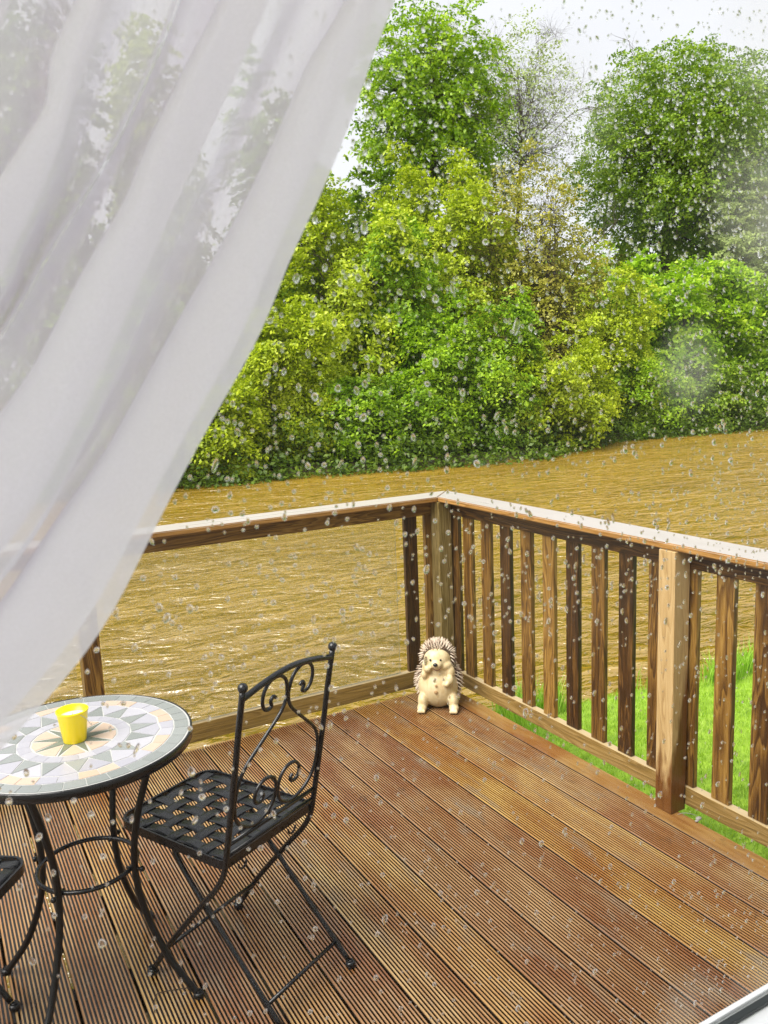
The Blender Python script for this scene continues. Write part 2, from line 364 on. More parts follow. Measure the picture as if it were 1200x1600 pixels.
# ------------------------------------------------------------------ DECK
BW = .152
def board_profile(x0, x1, grooved=True, n=12):
    """closed profile (x,z) of one board from x0 to x1"""
    pts = [(x0, -.028), (x0, -.003), (x0+.003, 0)]
    if grooved:
        a, b_ = x0+.0095, x1-.0095; pitch = (b_-a)/n; g = .0061
        for k in range(n+1):
            c = a+k*pitch
            pts += [(c-g/2, 0), (c-g/2+.0008, -.0075), (c+g/2-.0008, -.0075), (c+g/2, 0)]
    pts += [(x1-.003, 0), (x1, -.003), (x1, -.028)]
    return pts
def extrude_y(bld, prof, ys):
    bm = bld.bm; rings = [[bm.verts.new((x, y, z)) for x, z in prof] for y in ys]
    n = len(prof)
    for a, c in zip(rings[:-1], rings[1:]):
        for k in range(n): bm.faces.new((a[k], a[(k+1) % n], c[(k+1) % n], c[k]))
    bm.faces.new(rings[0][::-1]); bm.faces.new(rings[-1])
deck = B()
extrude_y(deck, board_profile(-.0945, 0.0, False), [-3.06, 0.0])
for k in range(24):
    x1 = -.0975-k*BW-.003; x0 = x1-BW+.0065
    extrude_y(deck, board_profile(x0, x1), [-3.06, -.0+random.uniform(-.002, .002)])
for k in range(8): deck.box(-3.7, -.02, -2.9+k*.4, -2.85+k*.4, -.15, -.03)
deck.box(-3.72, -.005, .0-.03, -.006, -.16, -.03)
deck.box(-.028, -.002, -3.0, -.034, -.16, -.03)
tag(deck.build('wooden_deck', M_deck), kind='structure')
# ------------------------------------------------------------------ RAILINGS
HB = .9755
def beam(name, x0, x1, y0, y1, z0, z1, mat, parent, bev=.003):
    cx, cy, cz = (x0+x1)/2, (y0+y1)/2, z0
    o = B().box(x0-cx, x1-cx, y0-cy, y1-cy, 0, z1-z0, bev).build(name, mat, parent)
    o.location = (cx-parent.location.x, cy-parent.location.y, cz-parent.location.z); return o
RR = empty('balustrade', (.05, -1.5, 0), 0, 'slatted wooden balustrade with vertical balusters and a square newel post, along the lawn side', 'railing')
# handrails are mitred at the corner
def prism(name, poly, z0, z1, mat, parent, bev=.004):
    b = B(); vs0 = [b.bm.verts.new((x-parent.location.x, y-parent.location.y, z0)) for x, y in poly]; vs1 = [b.bm.verts.new((x-parent.location.x, y-parent.location.y, z1)) for x, y in poly]
    n = len(poly); b.bm.faces.new(vs0[::-1]); b.bm.faces.new(vs1)
    for k in range(n): b.bm.faces.new((vs0[k], vs0[(k+1) % n], vs1[(k+1) % n], vs1[k]))
    bmesh.ops.bevel(b.bm, geom=b.bm.edges[:], offset=bev, segments=2, affect='EDGES')
    return b.build(name, mat, parent)
prism('handrail', [(-.037, -3.0), (.124, -3.0), (.124, .1325), (-.037, -.0285)], HB, 1.0, M_handy, RR)
beam('top_rail', .032, .068, -3.0, .03, .905, HB-.001, M_raily, RR)
beam('bottom_rail', .032, .068, -3.0, -.0, .018, .088, M_raily_b, RR)
pp = beam('post', -.044, .0305, -1.538, -1.4635, 0.001, HB-.001, M_postlight, RR)
pp['label'] = 'square newel post, pale tan above and wet dark brown at its foot'
beam('post', -.044, .0305, -.044, .0305, 0.001, HB-.001, M_postdark, RR)
proto = None
for k in range(-1, 19):
    y1 = -.125-.1515*k
    o = beam('baluster', .042, .064, -.0365, .0365, .0885, .9045, M_baluster, RR) if proto is None else None
    if proto is None: proto = o
    else:
        o = proto.copy(); COL.objects.link(o)
    if k == -1: y1 = -.012
    o.location = (.053-.05, y1-.0365+1.5, .0885)
    o.rotation_euler = (0, 0, random.uniform(-.02, .02))
# the light tan baluster just left of the post
RL = empty('glass_balustrade', (-1.2, .05, 0), 0, 'wooden balustrade with a clear glass panel, along the river side behind the table', 'railing')
prism('handrail', [(-3.7, -.0275), (-.0385, -.0275), (.1225, .1335), (-3.7, .1335)], HB, 1.0, M_handx, RL)
beam('top_rail', -3.7, .03, .032, .068, .905, HB-.001, M_railx, RL)
beam('bottom_rail', -3.7, .03, .032, .068, .014, .099, M_railx_b, RL)
beam('post', -1.785, -1.71, -.044, .0305, .001, HB-.001, M_postdark.copy() if False else M_baluster, RL)
beam('post', -3.5, -3.425, -.044, .0305, .001, HB-.001, M_baluster, RL)
for xc in (-.158, -.0385):
    beam('baluster', xc-.0365, xc+.0365, .041, .063, .0995, .9045, M_baluster, RL)
m, nt, out = newmat('clear_panel_glass'); tr = nd(nt, 'ShaderNodeBsdfTransparent'); gl = nd(nt, 'ShaderNodeBsdfGlossy'); gl.inputs['Roughness'].default_value = .02
tr.inputs[0].default_value = (.965, .975, .965, 1)
fr = nd(nt, 'ShaderNodeFresnel'); fr.inputs['IOR'].default_value = 1.3
g = nd(nt, 'ShaderNodeNewGeometry'); df = nd(nt, 'ShaderNodeBsdfDiffuse'); df.inputs[0].default_value = (.85, .85, .8, 1)
sp = nd(nt, 'ShaderNodeTexVoronoi'); sp.inputs['Scale'].default_value = 130; L(nt, g.outputs['Position'], sp.inputs['Vector'])
spr = ramp(nt, sp.outputs['Distance'], [(0, (.75, .75, .75)), (.16, (.5, .5, .5)), (.24, (.04, .04, .04))])
mx1 = nd(nt, 'ShaderNodeMixShader'); L(nt, fr.outputs[0], mx1.inputs[0]); L(nt, tr.outputs[0], mx1.inputs[1]); L(nt, gl.outputs[0], mx1.inputs[2])
mx2 = nd(nt, 'ShaderNodeMixShader'); L(nt, spr.outputs[0], mx2.inputs[0]); L(nt, mx1.outputs[0], mx2.inputs[1]); L(nt, df.outputs[0], mx2.inputs[2])
L(nt, mx2.outputs[0], out.inputs[0]); M_panel = m
M_glassedge = simple('glass_edge', (.62, .68, .60), .2)
for x0, x1 in ((-1.690, -.243), (-3.41, -1.80)):
    b = B(); b.box(x0-RL.location.x, x1-RL.location.x, .050-.05, .054-.05, .101, .903)
    for f in b.bm.faces:
        if abs(f.normal.y) < .5: f.material_index = 1
    b.build('glass_panel', [M_panel, M_glassedge], RL)
# ------------------------------------------------------------------ TABLE
TC = (-2.006, -1.315); TR = .298; TZ = .72
tb = empty('bistro_table', (TC[0], TC[1], 0), math.radians(-41), 'round black iron bistro table with a mosaic tile top', 'table')
b = B()
b.lathe([(TR-.004, -.027), (TR+.001, -.025), (TR+.001, -.003), (TR-.001, -.0005), (TR-.004, -.0012), (TR-.0045, -.012)], (0, 0, TZ), 96)
b.build('table_rim', M_iron, tb)
# mosaic: grout disc with slightly raised tiles
def mosaic_mat(name, c1, c2):
    m, nt, out = newmat(name); p = nd(nt, 'ShaderNodeBsdfPrincipled'); L(nt, p.outputs[0], out.inputs[0])
    g = nd(nt, 'ShaderNodeNewGeometry'); n = noise(nt, g.outputs['Position'], 30, 4, .6)
    f = math_(nt, 'ADD', math_(nt, 'MULTIPLY', g.outputs['Random Per Island'], .7), math_(nt, 'MULTIPLY', n.outputs['Fac'], .3))
    L(nt, mixc(nt, f, c1, c2), p.inputs['Base Color']); p.inputs['Roughness'].default_value = .22
    b = nd(nt, 'ShaderNodeBump'); b.inputs['Strength'].default_value = .3; b.inputs['Distance'].default_value = .001
    L(nt, noise(nt, g.outputs['Position'], 90, 3).outputs['Fac'], b.inputs['Height']); L(nt, b.outputs[0], p.inputs['Normal'])
    return m
MT = [mosaic_mat('grout', (.44, .44, .43), (.50, .50, .48)), mosaic_mat('grey_tile', (.185, .20, .195), (.27, .285, .28)),
      mosaic_mat('lavender_tile', (.31, .305, .35), (.42, .415, .45)), mosaic_mat('peach_tile', (.45, .335, .25), (.51, .40, .32)), mosaic_mat('centre_grey_tile', (.12, .14, .11), (.18, .20, .165))]
b = B(); b.lathe([(TR-.005, -.012), (TR-.005, -.0022)], (0, 0, TZ), 96, 0)
def tile(pts, mi, gap=.0011):
    P = [Vector((x*(TR-.004), y*(TR-.004), 0)) for x, y in pts]
    c = sum(P, Vector())/len(P); n = len(P); Q = []
    ar = sum(P[i].x*P[(i+1) % n].y-P[(i+1) % n].x*P[i].y for i in range(n))
    if ar < 0: P = P[::-1]
    for i in range(n):   # inset
        p0, p1, p2 = P[i-1], P[i], P[(i+1) % n]
        d1 = (p1-p0).normalized(); d2 = (p2-p1).normalized()
        n1 = Vector((-d1.y, d1.x, 0)); n2 = Vector((-d2.y, d2.x, 0)); k = max(.25, 1+n1.dot(n2))
        Q.append(p1+(n1+n2)/k*gap)
    top = [b.bm.verts.new((q.x, q.y, TZ-.0010)) for q in Q]; bot = [b.bm.verts.new((p.x*.0+q.x+(q.x-c.x)*.01, q.y+(q.y-c.y)*.01, TZ-.0030)) for p, q in zip(P, Q)]
    f = b.bm.faces.new(top); f.material_index = mi
    for i in range(n):
        f = b.bm.faces.new((bot[i], bot[(i+1) % n], top[(i+1) % n], top[i])); f.material_index = mi
def pol(r, a): return (r*math.cos(a), r*math.sin(a))
N = 34
for k in range(N):
    a0, a1 = 2*PI*k/N, 2*PI*(k+1)/N; tile([pol(.86, a0), pol(.985, a0), pol(.985, (a0+a1)/2), pol(.985, a1), pol(.86, a1)], 1)
N = 16
for k in range(N):
    a0, a1 = 2*PI*k/N, 2*PI*(k+1)/N; am = (a0+a1)/2; a2 = a1+(a1-a0)/2
    tile([pol(.485, a0), pol(.715, am), pol(.485, a1)], 1)                    # outward pointing grey triangles
    out_c = [2, 3, 2, 2][k % 4]
    am0 = am-(a1-a0)
    tile([pol(.495, a0), pol(.715, am0), pol(.735, a0), pol(.715, am)][0:4], 2)
    tile([pol(.725, am0), pol(.855, am0), pol(.855, a0), pol(.745, a0)], [3, 2][k % 2] if k % 4 < 3 else 2)
    tile([pol(.745, a0), pol(.855, a0), pol(.855, am), pol(.725, am)], [3, 2][k % 2] if k % 4 < 3 else 2)
for k in range(20):
    a0, a1 = 2*PI*k/20, 2*PI*(k+1)/20; tile([pol(.37, a0), pol(.475, a0), pol(.475, a1), pol(.37, a1)], 2, .0004)
N = 9
for k in range(N):
    a0 = 2*PI*k/N; d = PI/N
    tile([pol(0.02, a0), pol(.13, a0-d), pol(.36, a0), pol(.13, a0+d)], 4)
    tile([pol(.135, a0+d), pol(.355, a0+.06), pol(.36, a0+d), pol(.355, a0+2*d-.06)], 3)
b.build('mosaic_top', MT, tb)
# legs
prof = [(.215, .695), (.205, .66), (.185, .60), (.160, .52), (.143, .44), (.137, .36), (.146, .28), (.170, .20), (.212, .11), (.262, .04), (.284, .014)]
for k in range(4):
    a = k*PI/2; pts = [(r*math.cos(a), r*math.sin(a), z) for r, z in catmull([(r, z, 0) for r, z in prof], 4) for _ in (0,)] if False else [(p[0]*math.cos(a), p[0]*math.sin(a), p[1]) for p in catmull([(r, z, 0) for r, z in prof], 4)]
    b = B(); b.tube(pts, .0092, 12); b.tube([(.16*math.cos(a), .16*math.sin(a), .362), (.113*math.cos(a), .113*math.sin(a), .362)], .004, 8)
    b.ball((.158*math.cos(a), .158*math.sin(a), .362), .0075)
    b.tube([(.13*math.cos(a), .13*math.sin(a), .700), (.285*math.cos(a), .285*math.sin(a), .700)], .006, 8)
    lg = b.build('leg', M_iron_dry, tb)
    b = B(); fx, fy = .289*math.cos(a), .289*math.sin(a)
    b.lathe([(.008, .0), (.0135, .002), (.0145, .008), (.0135, .014), (.008, .017)], (fx, fy, 0), 20)
    b.tube([(fx+r*math.cos(t), fy+r*math.sin(t), .0185) for r, t in [(.002+.0075*i/20, i*.5) for i in range(21)]], .0016, 6)
    b.build('foot', M_iron_dry, lg)
b = B(); b.tube([(.127*math.cos(2*PI*i/64), .127*math.sin(2*PI*i/64), .362) for i in range(64)], .0062, 10, closed=True)
b.build('ring_stretcher', M_iron, tb)
# ------------------------------------------------------------------ CHAIRS
W = .339
def chair(label):
    """local x = across the seat, y = forward, origin at the foot of one upright"""
    t = empty('bistro_chair', (-1.872, -1.344, 0), math.atan2(.44011, .89794), label, 'chair', 'black iron chairs at the mosaic table')
    up = [(-.428, .905), (-.405, .80), (-.383, .69), (-.353, .55), (-.333, .46), (-.318, .405), (-.285, .352), (-.225, .285), (-.10, .14), (-.012, .022)]
    bp = lambda z: -.428+(.905-z)*(.428-.333)/(.905-.46)     # back plane
    for x in (0, W):
        b = B(); b.tube([(x, p[0], p[1]) for p in catmull([(f, z, 0) for f, z in up], 5)], .0078, 12)
        b.ball((x, -.4295, .915), .0125)
        o = b.build('upright', M_iron, t)
        b = B(); b.lathe([(.008, .0), (.0135, .002), (.0145, .009), (.0135, .016), (.008, .019)], (x, -.002, 0), 20)
        b.tube([(x+r*math.cos(q), -.002+r*math.sin(q), .0205) for r, q in [(.002+.0075*i/20, i*.5) for i in range(21)]], .0016, 6)
        b.build('foot', M_iron, o)
    sup = [(-.095, .428), (-.112, .375), (-.16, .315), (-.24, .232), (-.35, .120), (-.452, .018)]
    for x in (.028, W-.028):
        b = B(); b.tube([(x, p[0], p[1]) for p in catmull([(f, z, 0) for f, z in sup], 5)], .0072, 12)
        o = b.build('leg', M_iron, t)
        b = B(); b.lathe([(.008, .0), (.0135, .002), (.0145, .009), (.0135, .016), (.008, .019)], (x, -.458, 0), 20)
        b.tube([(x+r*math.cos(q), -.458+r*math.sin(q), .0205) for r, q in [(.002+.0075*i/20, i*.5) for i in range(21)]], .0016, 6)
        b.build('foot', M_iron, o)
    B().tube([(0, -.078, .11), (W, -.078, .11)], .0055, 10).build('stretcher', M_iron, t)
    B().tube([(.028, -.410, .060), (W-.028, -.410, .060)], .0055, 10).build('stretcher', M_iron, t)
    # back frame: arched top bar, lower bars and four scrolls
    def onback(L_, dz=0): return [(x, bp(z)+dz, z) for x, z in L_]
    b = B()
    b.tube(catmull(onback([(0, .885), (.065, .901), (.125, .911), (W/2, .914), (.214, .911), (.274, .901), (W, .885)]), 6), .0078, 12)
    b.build('top_bar', M_iron, t)
    b = B(); b.tube(onback([(0, .49), (W, .49)]), .006, 10); b.tube(onback([(0, .458), (W, .458)]), .006, 10)
    b.build('back_bar', M_iron, t)
    half = [(.123, .846), (.113, .853), (.105, .843), (.110, .828), (.098, .822), (.083, .830), (.074, .852), (.078, .880), (.097, .900), (.127, .903), (.153, .886),
            (.164, .855), (.164, .828), (.150, .798), (.120, .768), (.075, .728), (.035, .690), (.014, .645), (.011, .590), (.024, .545), (.055, .515), (.098, .502), (.138, .515),
            (.160, .545), (.163, .585), (.146, .614), (.115, .622), (.090, .607), (.082, .583), (.090, .565), (.108, .563), (.116, .576), (.108, .584)]
    for sgn in (0, 1):
        pts = [(x if sgn == 0 else W-x, z) for x, z in half]
        B().tube(catmull(onback(pts, .001 if sgn else -.001), 5), .0048, 10).build('scroll', M_iron, t)
    # seat: rim and woven straps
    x0, x1, y0, y1, R_ = -.004, W+.004, -.325, .092, .05
    def rr(ins):
        P = []
        for cx, cy, a0, r in ((x1-R_, y1-R_, 0, R_-ins), (x0+R_, y1-R_, PI/2, R_-ins), (x0+.02, y0+.02, PI, .02-ins*.5), (x1-.02, y0+.02, 3*PI/2, .02-ins*.5)):
            for i in range(9): P.append((cx+r*math.cos(a0+i*PI/16), cy+r*math.sin(a0+i*PI/16)))
        return P
    b = B(); O, I = rr(0), rr(.006); n = len(O)
    vs = [[b.bm.verts.new((x, y, z)) for x, y in P] for P, z in ((O, .418), (O, .443), (I, .443), (I, .418))]
    for q in range(4):
        a, c = vs[q], vs[(q+1) % 4]
        for k in range(n): b.bm.faces.new((a[k], a[(k+1) % n], c[(k+1) % n], c[k]))
    seat = b.build('seat_rim', M_iron, t)
    b = B(); nx_, ny_ = 6, 7; wd = .033
    cx = [x0+(x1-x0)*(i+.5)/nx_ for i in range(nx_)]; cy = [y0+(y1-y0)*(i+.5)/ny_ for i in range(ny_)]
    def strap(fixed, others, lo, hi, along_y, par):
        ts = [lo]+sorted(others)+[hi]; pts = []
        for j, q in enumerate(ts):
            z = 0 if j in (0, len(ts)-1) else (.0028 if (j+par) % 2 else -.0028)
            pts.append((q, z, 0))
        cur = catmull(pts, 6); prev = None
        for c in cur:
            row = []
            for dx, dz in ((-wd/2, 0), (-wd/2*.6, .0012), (wd/2*.6, .0012), (wd/2, 0), (wd/2, -.0022), (-wd/2, -.0022)):
                v = (fixed+dx, c[0]) if along_y else (c[0], fixed+dx)
                row.append(b.bm.verts.new((v[0], v[1], .437+c[1]+dz)))
            if prev:
                for k in range(6): b.bm.faces.new((prev[k], prev[(k+1) % 6], row[(k+1) % 6], row[k]))
            prev = row
    for i, x in enumerate(cx):
        e = .013 if i in (0, nx_-1) else .002
        strap(x, cy, y0+.002, y1-e, True, i)
    for j, y in enumerate(cy):
        e = .014 if j == ny_-1 else .002
        strap(y, cx, x0+e, x1-e, False, j+1)
    b.build('woven_seat', M_iron, t)
    # little folding hooks below the back edge
    for hx in (.05, .24):
        B().tube([(hx+.014*math.cos(q), -.335, .418+.016*math.sin(q)) for q in [PI+i*PI/10 for i in range(11)]], .003, 8).build('folding_hook', M_iron, t)
    return t
c1 = chair('black iron chair with scrolled back and woven seat, standing right of the table')
c2 = copy_tree(c1)
c2['label'] = 'black iron chair at the left edge with only a seat corner showing under the table'
f2 = Vector((.80, -.60, 0)); w2 = Vector((-.60, -.80, 0))     # forward, across
corner = Vector((-2.150, -1.335, 0))                        # front corner of seat on the w side
org = corner-f2*.082+w2*.004
c2.location = org; c2.rotation_euler = (0, 0, math.atan2(w2.y, w2.x))
# ------------------------------------------------------------------ CANDLE BUCKET
M_yel = simple('yellow_enamel', (.96, .78, .002), .3, var=.03)
M_wax = simple('candle_wax', (.86, .84, .62), .45)
M_wire = simple('bucket_wire', (.5, .52, .5), .3, metal=.9)
cb = empty('candle_bucket', (-2.007, -1.330, TZ-.0008), math.radians(20), 'small yellow metal bucket candle on the mosaic table top', 'candle')
b = B(); b.lathe([(.0275, 0), (.0285, .001), (.0385, .078), (.0405, .080), (.0405, .083), (.0385, .0845), (.037, .083), (.0362, .06)], (0, 0, 0), 48); b.build('bucket', M_yel, cb)
b = B(); b.lathe([(.030, .055), (.0362, .066), (.034, .0665), (.002, .067)], (0, 0, 0), 40); b.build('wax', M_wax, cb)
b = B(); b.tube([(0, 0, .066), (.001, .001, .072), (.003, .001, .075)], .0007, 6); b.build('wick', M_rubber, cb)
b = B(); b.tube(catmull([(.0, -.0405, .078), (.012, -.046, .066), (.020, -.047, .050), (.026, -.043, .044), (.032, -.033, .043)], 6), .0008, 6); b.build('handle', M_wire, cb)
# ------------------------------------------------------------------ HEDGEHOG
HG = Vector((-.190, -.222, 0)); fdir = Vector((-.60, -.80, 0)); hz = math.atan2(-.80, -.60)+PI/2     # local -Y faces the window
hh = empty('hedgehog_ornament', HG, hz, 'cream hedgehog garden ornament sitting in the corner of the deck', 'ornament')
def hog_mat():
    m, nt, out = newmat('cream_resin'); p = nd(nt, 'ShaderNodeBsdfPrincipled'); L(nt, p.outputs[0], out.inputs[0])
    g = nd(nt, 'ShaderNodeTexCoord')
    n = noise(nt, g.outputs['Object'], 16, 4, .6); n2 = noise(nt, g.outputs['Object'], 34, 3, .6, .3, mul=(1, 1, .18))
    c = ramp(nt, n.outputs['Fac'], [(.35, (.58, .46, .25)), (.6, (.66, .55, .33))]).outputs[0]
    c = mixc(nt, ramp(nt, n2.outputs['Fac'], [(.5, (0, 0, 0)), (.7, (.6, .6, .6))]).outputs[0], c, (.50, .31, .11))
    L(nt, c, p.inputs['Base Color']); p.inputs['Roughness'].default_value = .45
    b = nd(nt, 'ShaderNodeBump'); b.inputs['Strength'].default_value = .5; b.inputs['Distance'].default_value = .003
    L(nt, n2.outputs['Fac'], b.inputs['Height']); L(nt, b.outputs[0], p.inputs['Normal']); return m
M_hog = hog_mat()
b = B()
def E(c, r, tilt=None):
    b.ball(c, 1.0, r, 28, 18)
E((0, .008, .105), (.098, .082, .105)); E((0, .015, .185), (.078, .068, .075))
E((0, -.008, .246), (.066, .058, .060)); E((0, -.052, .236), (.030, .034, .024)); E((-.042, -.034, .228), (.030, .026, .024)); E((.040, -.034, .226), (.032, .026, .024))
E((-.052, -.034, .205), (.021, .020, .028)); E((-.060, -.040, .180), (.018, .02, .024)); E((-.044, -.062, .214), (.017, .014, .017))
E((.062, -.034, .190), (.024, .022, .036)); E((.060, -.058, .158), (.021, .018, .024)); E((.046, -.074, .142), (.014, .012, .013))
E((-.072, -.040, .046), (.026, .038, .044)); E((.074, -.040, .046), (.026, .038, .044))
E((-.076, -.066, .020), (.024, .032, .020)); E((.078, -.066, .020), (.024, .032, .020))
for sx in (-1, 1):
    for k in (-1, 0, 1): E((sx*.077+k*.013, -.096, .013), (.008, .009, .010))
body = b.build('body', M_hog, hh)
rm = body.modifiers.new('r', 'REMESH'); rm.mode = 'VOXEL'; rm.voxel_size = .0042; rm.use_smooth_shade = True
smo = body.modifiers.new('s', 'SMOOTH'); smo.iterations = 5; smo.factor = .6
dg = bpy.context.evaluated_depsgraph_get(); me = bpy.data.meshes.new_from_object(body.evaluated_get(dg))
body.modifiers.clear(); body.data = me
for poly in me.polygons: poly.use_smooth = True
# spines
M_spine = None
m, nt, out = newmat('brown_tipped_spines'); p = nd(nt, 'ShaderNodeBsdfPrincipled'); L(nt, p.outputs[0], out.inputs[0]); p.inputs['Roughness'].default_value = .5
g = nd(nt, 'ShaderNodeNewGeometry'); c = ramp(nt, g.outputs['Random Per Island'], [(0, (.09, .05, .03)), (.12, (.30, .20, .14)), (.32, (.60, .48, .36)), (1, (.76, .66, .53))]); L(nt, c.outputs[0], p.inputs['Base Color'])
b = B()
E((0, .045, .120), (.108, .080, .122)); E((0, .022, .250), (.077, .066, .074)); E((0, .04, .19), (.09, .07, .09))
b.build('spine_coat', simple('dark_coat', (.10, .065, .035), .6, var=.3), hh)
b = B(); cnt = 0; golden = PI*(3-5**.5)
for (cc, rr_, n_) in (((0, .045, .120), (.108, .080, .122), 620), ((0, .020, .254), (.077, .066, .076), 460)):
    for i in range(n_):
        z = 1-2*(i+.5)/n_; r = math.sqrt(1-z*z); th = golden*i
        d = Vector((r*math.cos(th), r*math.sin(th), z))
        pnt = Vector((cc[0]+d.x*rr_[0], cc[1]+d.y*rr_[1], cc[2]+d.z*rr_[2]))
        if pnt.z < .02: continue
        if cc[2] > .2 and pnt.z < .19: continue
        if cc[2] < .2 and pnt.z > .225: continue
        nrm = Vector((d.x/rr_[0], d.y/rr_[1], d.z/rr_[2])).normalized()
        if pnt.y < (-.008 if cc[2] < .2 else -.012-.9*max(0, pnt.z-.285)-.35*max(0, .03-abs(pnt.x))): continue
        dr = (nrm+Vector((random.uniform(-.15, .15), .15, -.55+random.uniform(-.1, .1)))).normalized()
        if cc[2] > .2 and nrm.z > .3: dr = (nrm+Vector((0, .5, .1))).normalized()
        ln = random.uniform(.016, .024); side = dr.orthogonal().normalized(); bi = dr.cross(side)
        base = [b.bm.verts.new(pnt+(side*math.cos(q)+bi*math.sin(q))*.0036-dr*.003) for q in (0, PI/2.5, PI/1.25, PI*1.2, PI*1.6)]
        mid = [b.bm.verts.new(v.co+dr*(ln*.6)-(v.co-pnt+dr*.003)*.25) for v in base]
        tip = b.bm.verts.new(pnt+dr*ln)
        for k in range(5):
            b.bm.faces.new((base[k], base[(k+1) % 5], mid[(k+1) % 5], mid[k])); b.bm.faces.new((mid[k], mid[(k+1) % 5], tip))
b.build('spines', m, hh)
M_blk = simple('gloss_black', (.01, .01, .01), .12)
b = B(); b.ball((-.004, -.084, .243), .0105, (1.1, .9, .9)); b.build('nose', M_blk, hh)
for sx in (-.027, .022):
    B().ball((sx-.002, -.0620, .260), .0050).build('eye', M_blk, hh)
def onface(x, z, out_=.0):
    bp_ = (z-.236)/.024; return -.052-.034*math.sqrt(max(0, 1-((x/.030)**2)*.8-bp_*bp_*.6))-out_
b = B(); b.tube(catmull([(-.016, -.078, .227), (-.008, -.0845, .220), (.002, -.0865, .217), (.013, -.083, .2195), (.024, -.074, .228)], 5), .0018, 6); b.build('mouth', simple('mouth_brown', (.10, .03, .015), .6), hh)
b = B(); b.ball((-.004, -.076, .135), .0062, (1, .35, 1.2)); b.ball((-.006, -.0775, .104), .0085, (1, .35, 1.1)); b.build('belly_button', simple('button_brown', (.42, .26, .12), .6), hh)
# ------------------------------------------------------------------ small litter on the deck
b = B(); b.tube(catmull([(-1.80, -1.46, .003), (-1.865, -1.445, .008), (-1.885, -1.44, .004), (-1.90, -1.475, .006), (-1.905, -1.50, .003)], 5), [.0012]*21, 6)
tag(b.build('twig', simple('dark_bark', (.04, .025, .015), .7)), 'thin dark curved twig lying on the deck boards beside a table foot', 'twig')
o = B(); o.tube(catmull([(.02, -1.60, .006), (.0, -1.585, .014), (-.01, -1.565, .010), (-.025, -1.555, .004)], 5), .0011, 6); o.ball((.012, -1.615, .006), .011, (1.2, .9, .5), 8, 6); o.ball((-.004, -1.622, .005), .008, (1.3, .8, .5), 7, 5)
tag(o.build('dead_leaf', simple('grey_litter', (.22, .21, .19), .6, var=.4)), 'crumpled grey dead leaf at the foot of the newel post', 'leaf')
# ------------------------------------------------------------------ WINDOW, WALL, CURTAIN
GY = -3.0; WX0, WX1, WZ0, WZ1 = -3.55, -1.15, .9395, 2.22
wall = B()
YA, YB = -3.07, -2.985
wall.box(-6.5, 3.0, YA, YB, -1.0, WZ0-.055); wall.box(-6.5, 3.0, YA, YB, WZ1+.055, 2.75)
wall.box(-6.5, WX0-.055, YA, YB, WZ0-.055, WZ1+.055); wall.box(WX1+.055, 3.0, YA, YB, WZ0-.055, WZ1+.055)
hs_ = empty('lodge', (-1.75, -4.5, -1.0), 0, 'pale timber lodge whose window looks out over the deck', 'house')
wo_ = wall.build('wall', M_wall, hs_); wo_.location = (1.75, 4.5, 1.0)
ro_ = B().box(-6.5, 3.0, -7.0, -2.99, 2.752, 2.86).build('unseen_roof', simple('unseen_slab_white', (.88, .88, .88), .7, var=.03), hs_); ro_.location = (1.75, 4.5, 1.0)  # unseen slab overhead, added to keep sun off the curtain; white for bounce
fl_ = B().box(-6.5, 3.0, -7.0, -3.071, -.12, -.02).build('unseen_floor', simple('unseen_slab_pale', (.72, .71, .72), .5, var=.04), hs_); fl_.location = (1.75, 4.5, 1.0)  # unseen pale slab underfoot, added to keep green lawn light off the curtain
wd_ = empty('window', ((WX0+WX1)/2, GY, WZ0), 0, 'white framed window in front of the deck, its glass wet with rain', 'window')
def wbox(bb, x0, x1, y0, y1, z0, z1, bev=.002):
    bb.box(x0-wd_.location.x, x1-wd_.location.x, y0-GY, y1-GY, z0-WZ0, z1-WZ0, bev)
fb = B()
FRY0, FRY1 = GY-.040, GY+.004
for (x0, x1, z0, z1) in ((WX0-.055, WX1+.055, WZ0-.055, WZ0-.0), (WX0-.055, WX1+.055, WZ1, WZ1+.055), (WX0-.055, WX0, WZ0, WZ1), (WX1, WX1+.055, WZ0, WZ1)):
    wbox(fb, x0, x1, FRY0, FRY1, z0, z1)
fb.build('window_frame', M_white, wd_)
gb = B(); gs = .0050
for (x0, x1, z0, z1) in ((WX0, WX1, WZ0, WZ0+gs), (WX0, WX1, WZ1-gs, WZ1), (WX0, WX0+gs, WZ0+gs, WZ1-gs), (WX1-gs, WX1, WZ0+gs, WZ1-gs)):
    wbox(gb, x0, x1, GY-.012, GY-.004, z0, z1, .001)
gb.build('gasket', M_rubber, wd_)
ob = B(); os_ = .0045
for (x0, x1, z0, z1) in ((WX0, WX1, WZ0, WZ0+os_), (WX0, WX1, WZ1-os_, WZ1), (WX0, WX0+os_, WZ0+os_, WZ1-os_), (WX1-os_, WX1, WZ0+os_, WZ1-os_)):
    wbox(ob, x0, x1, GY+.0006, GY+.0065, z0, z1, .001)
ob.build('glazing_bead', M_white, wd_)
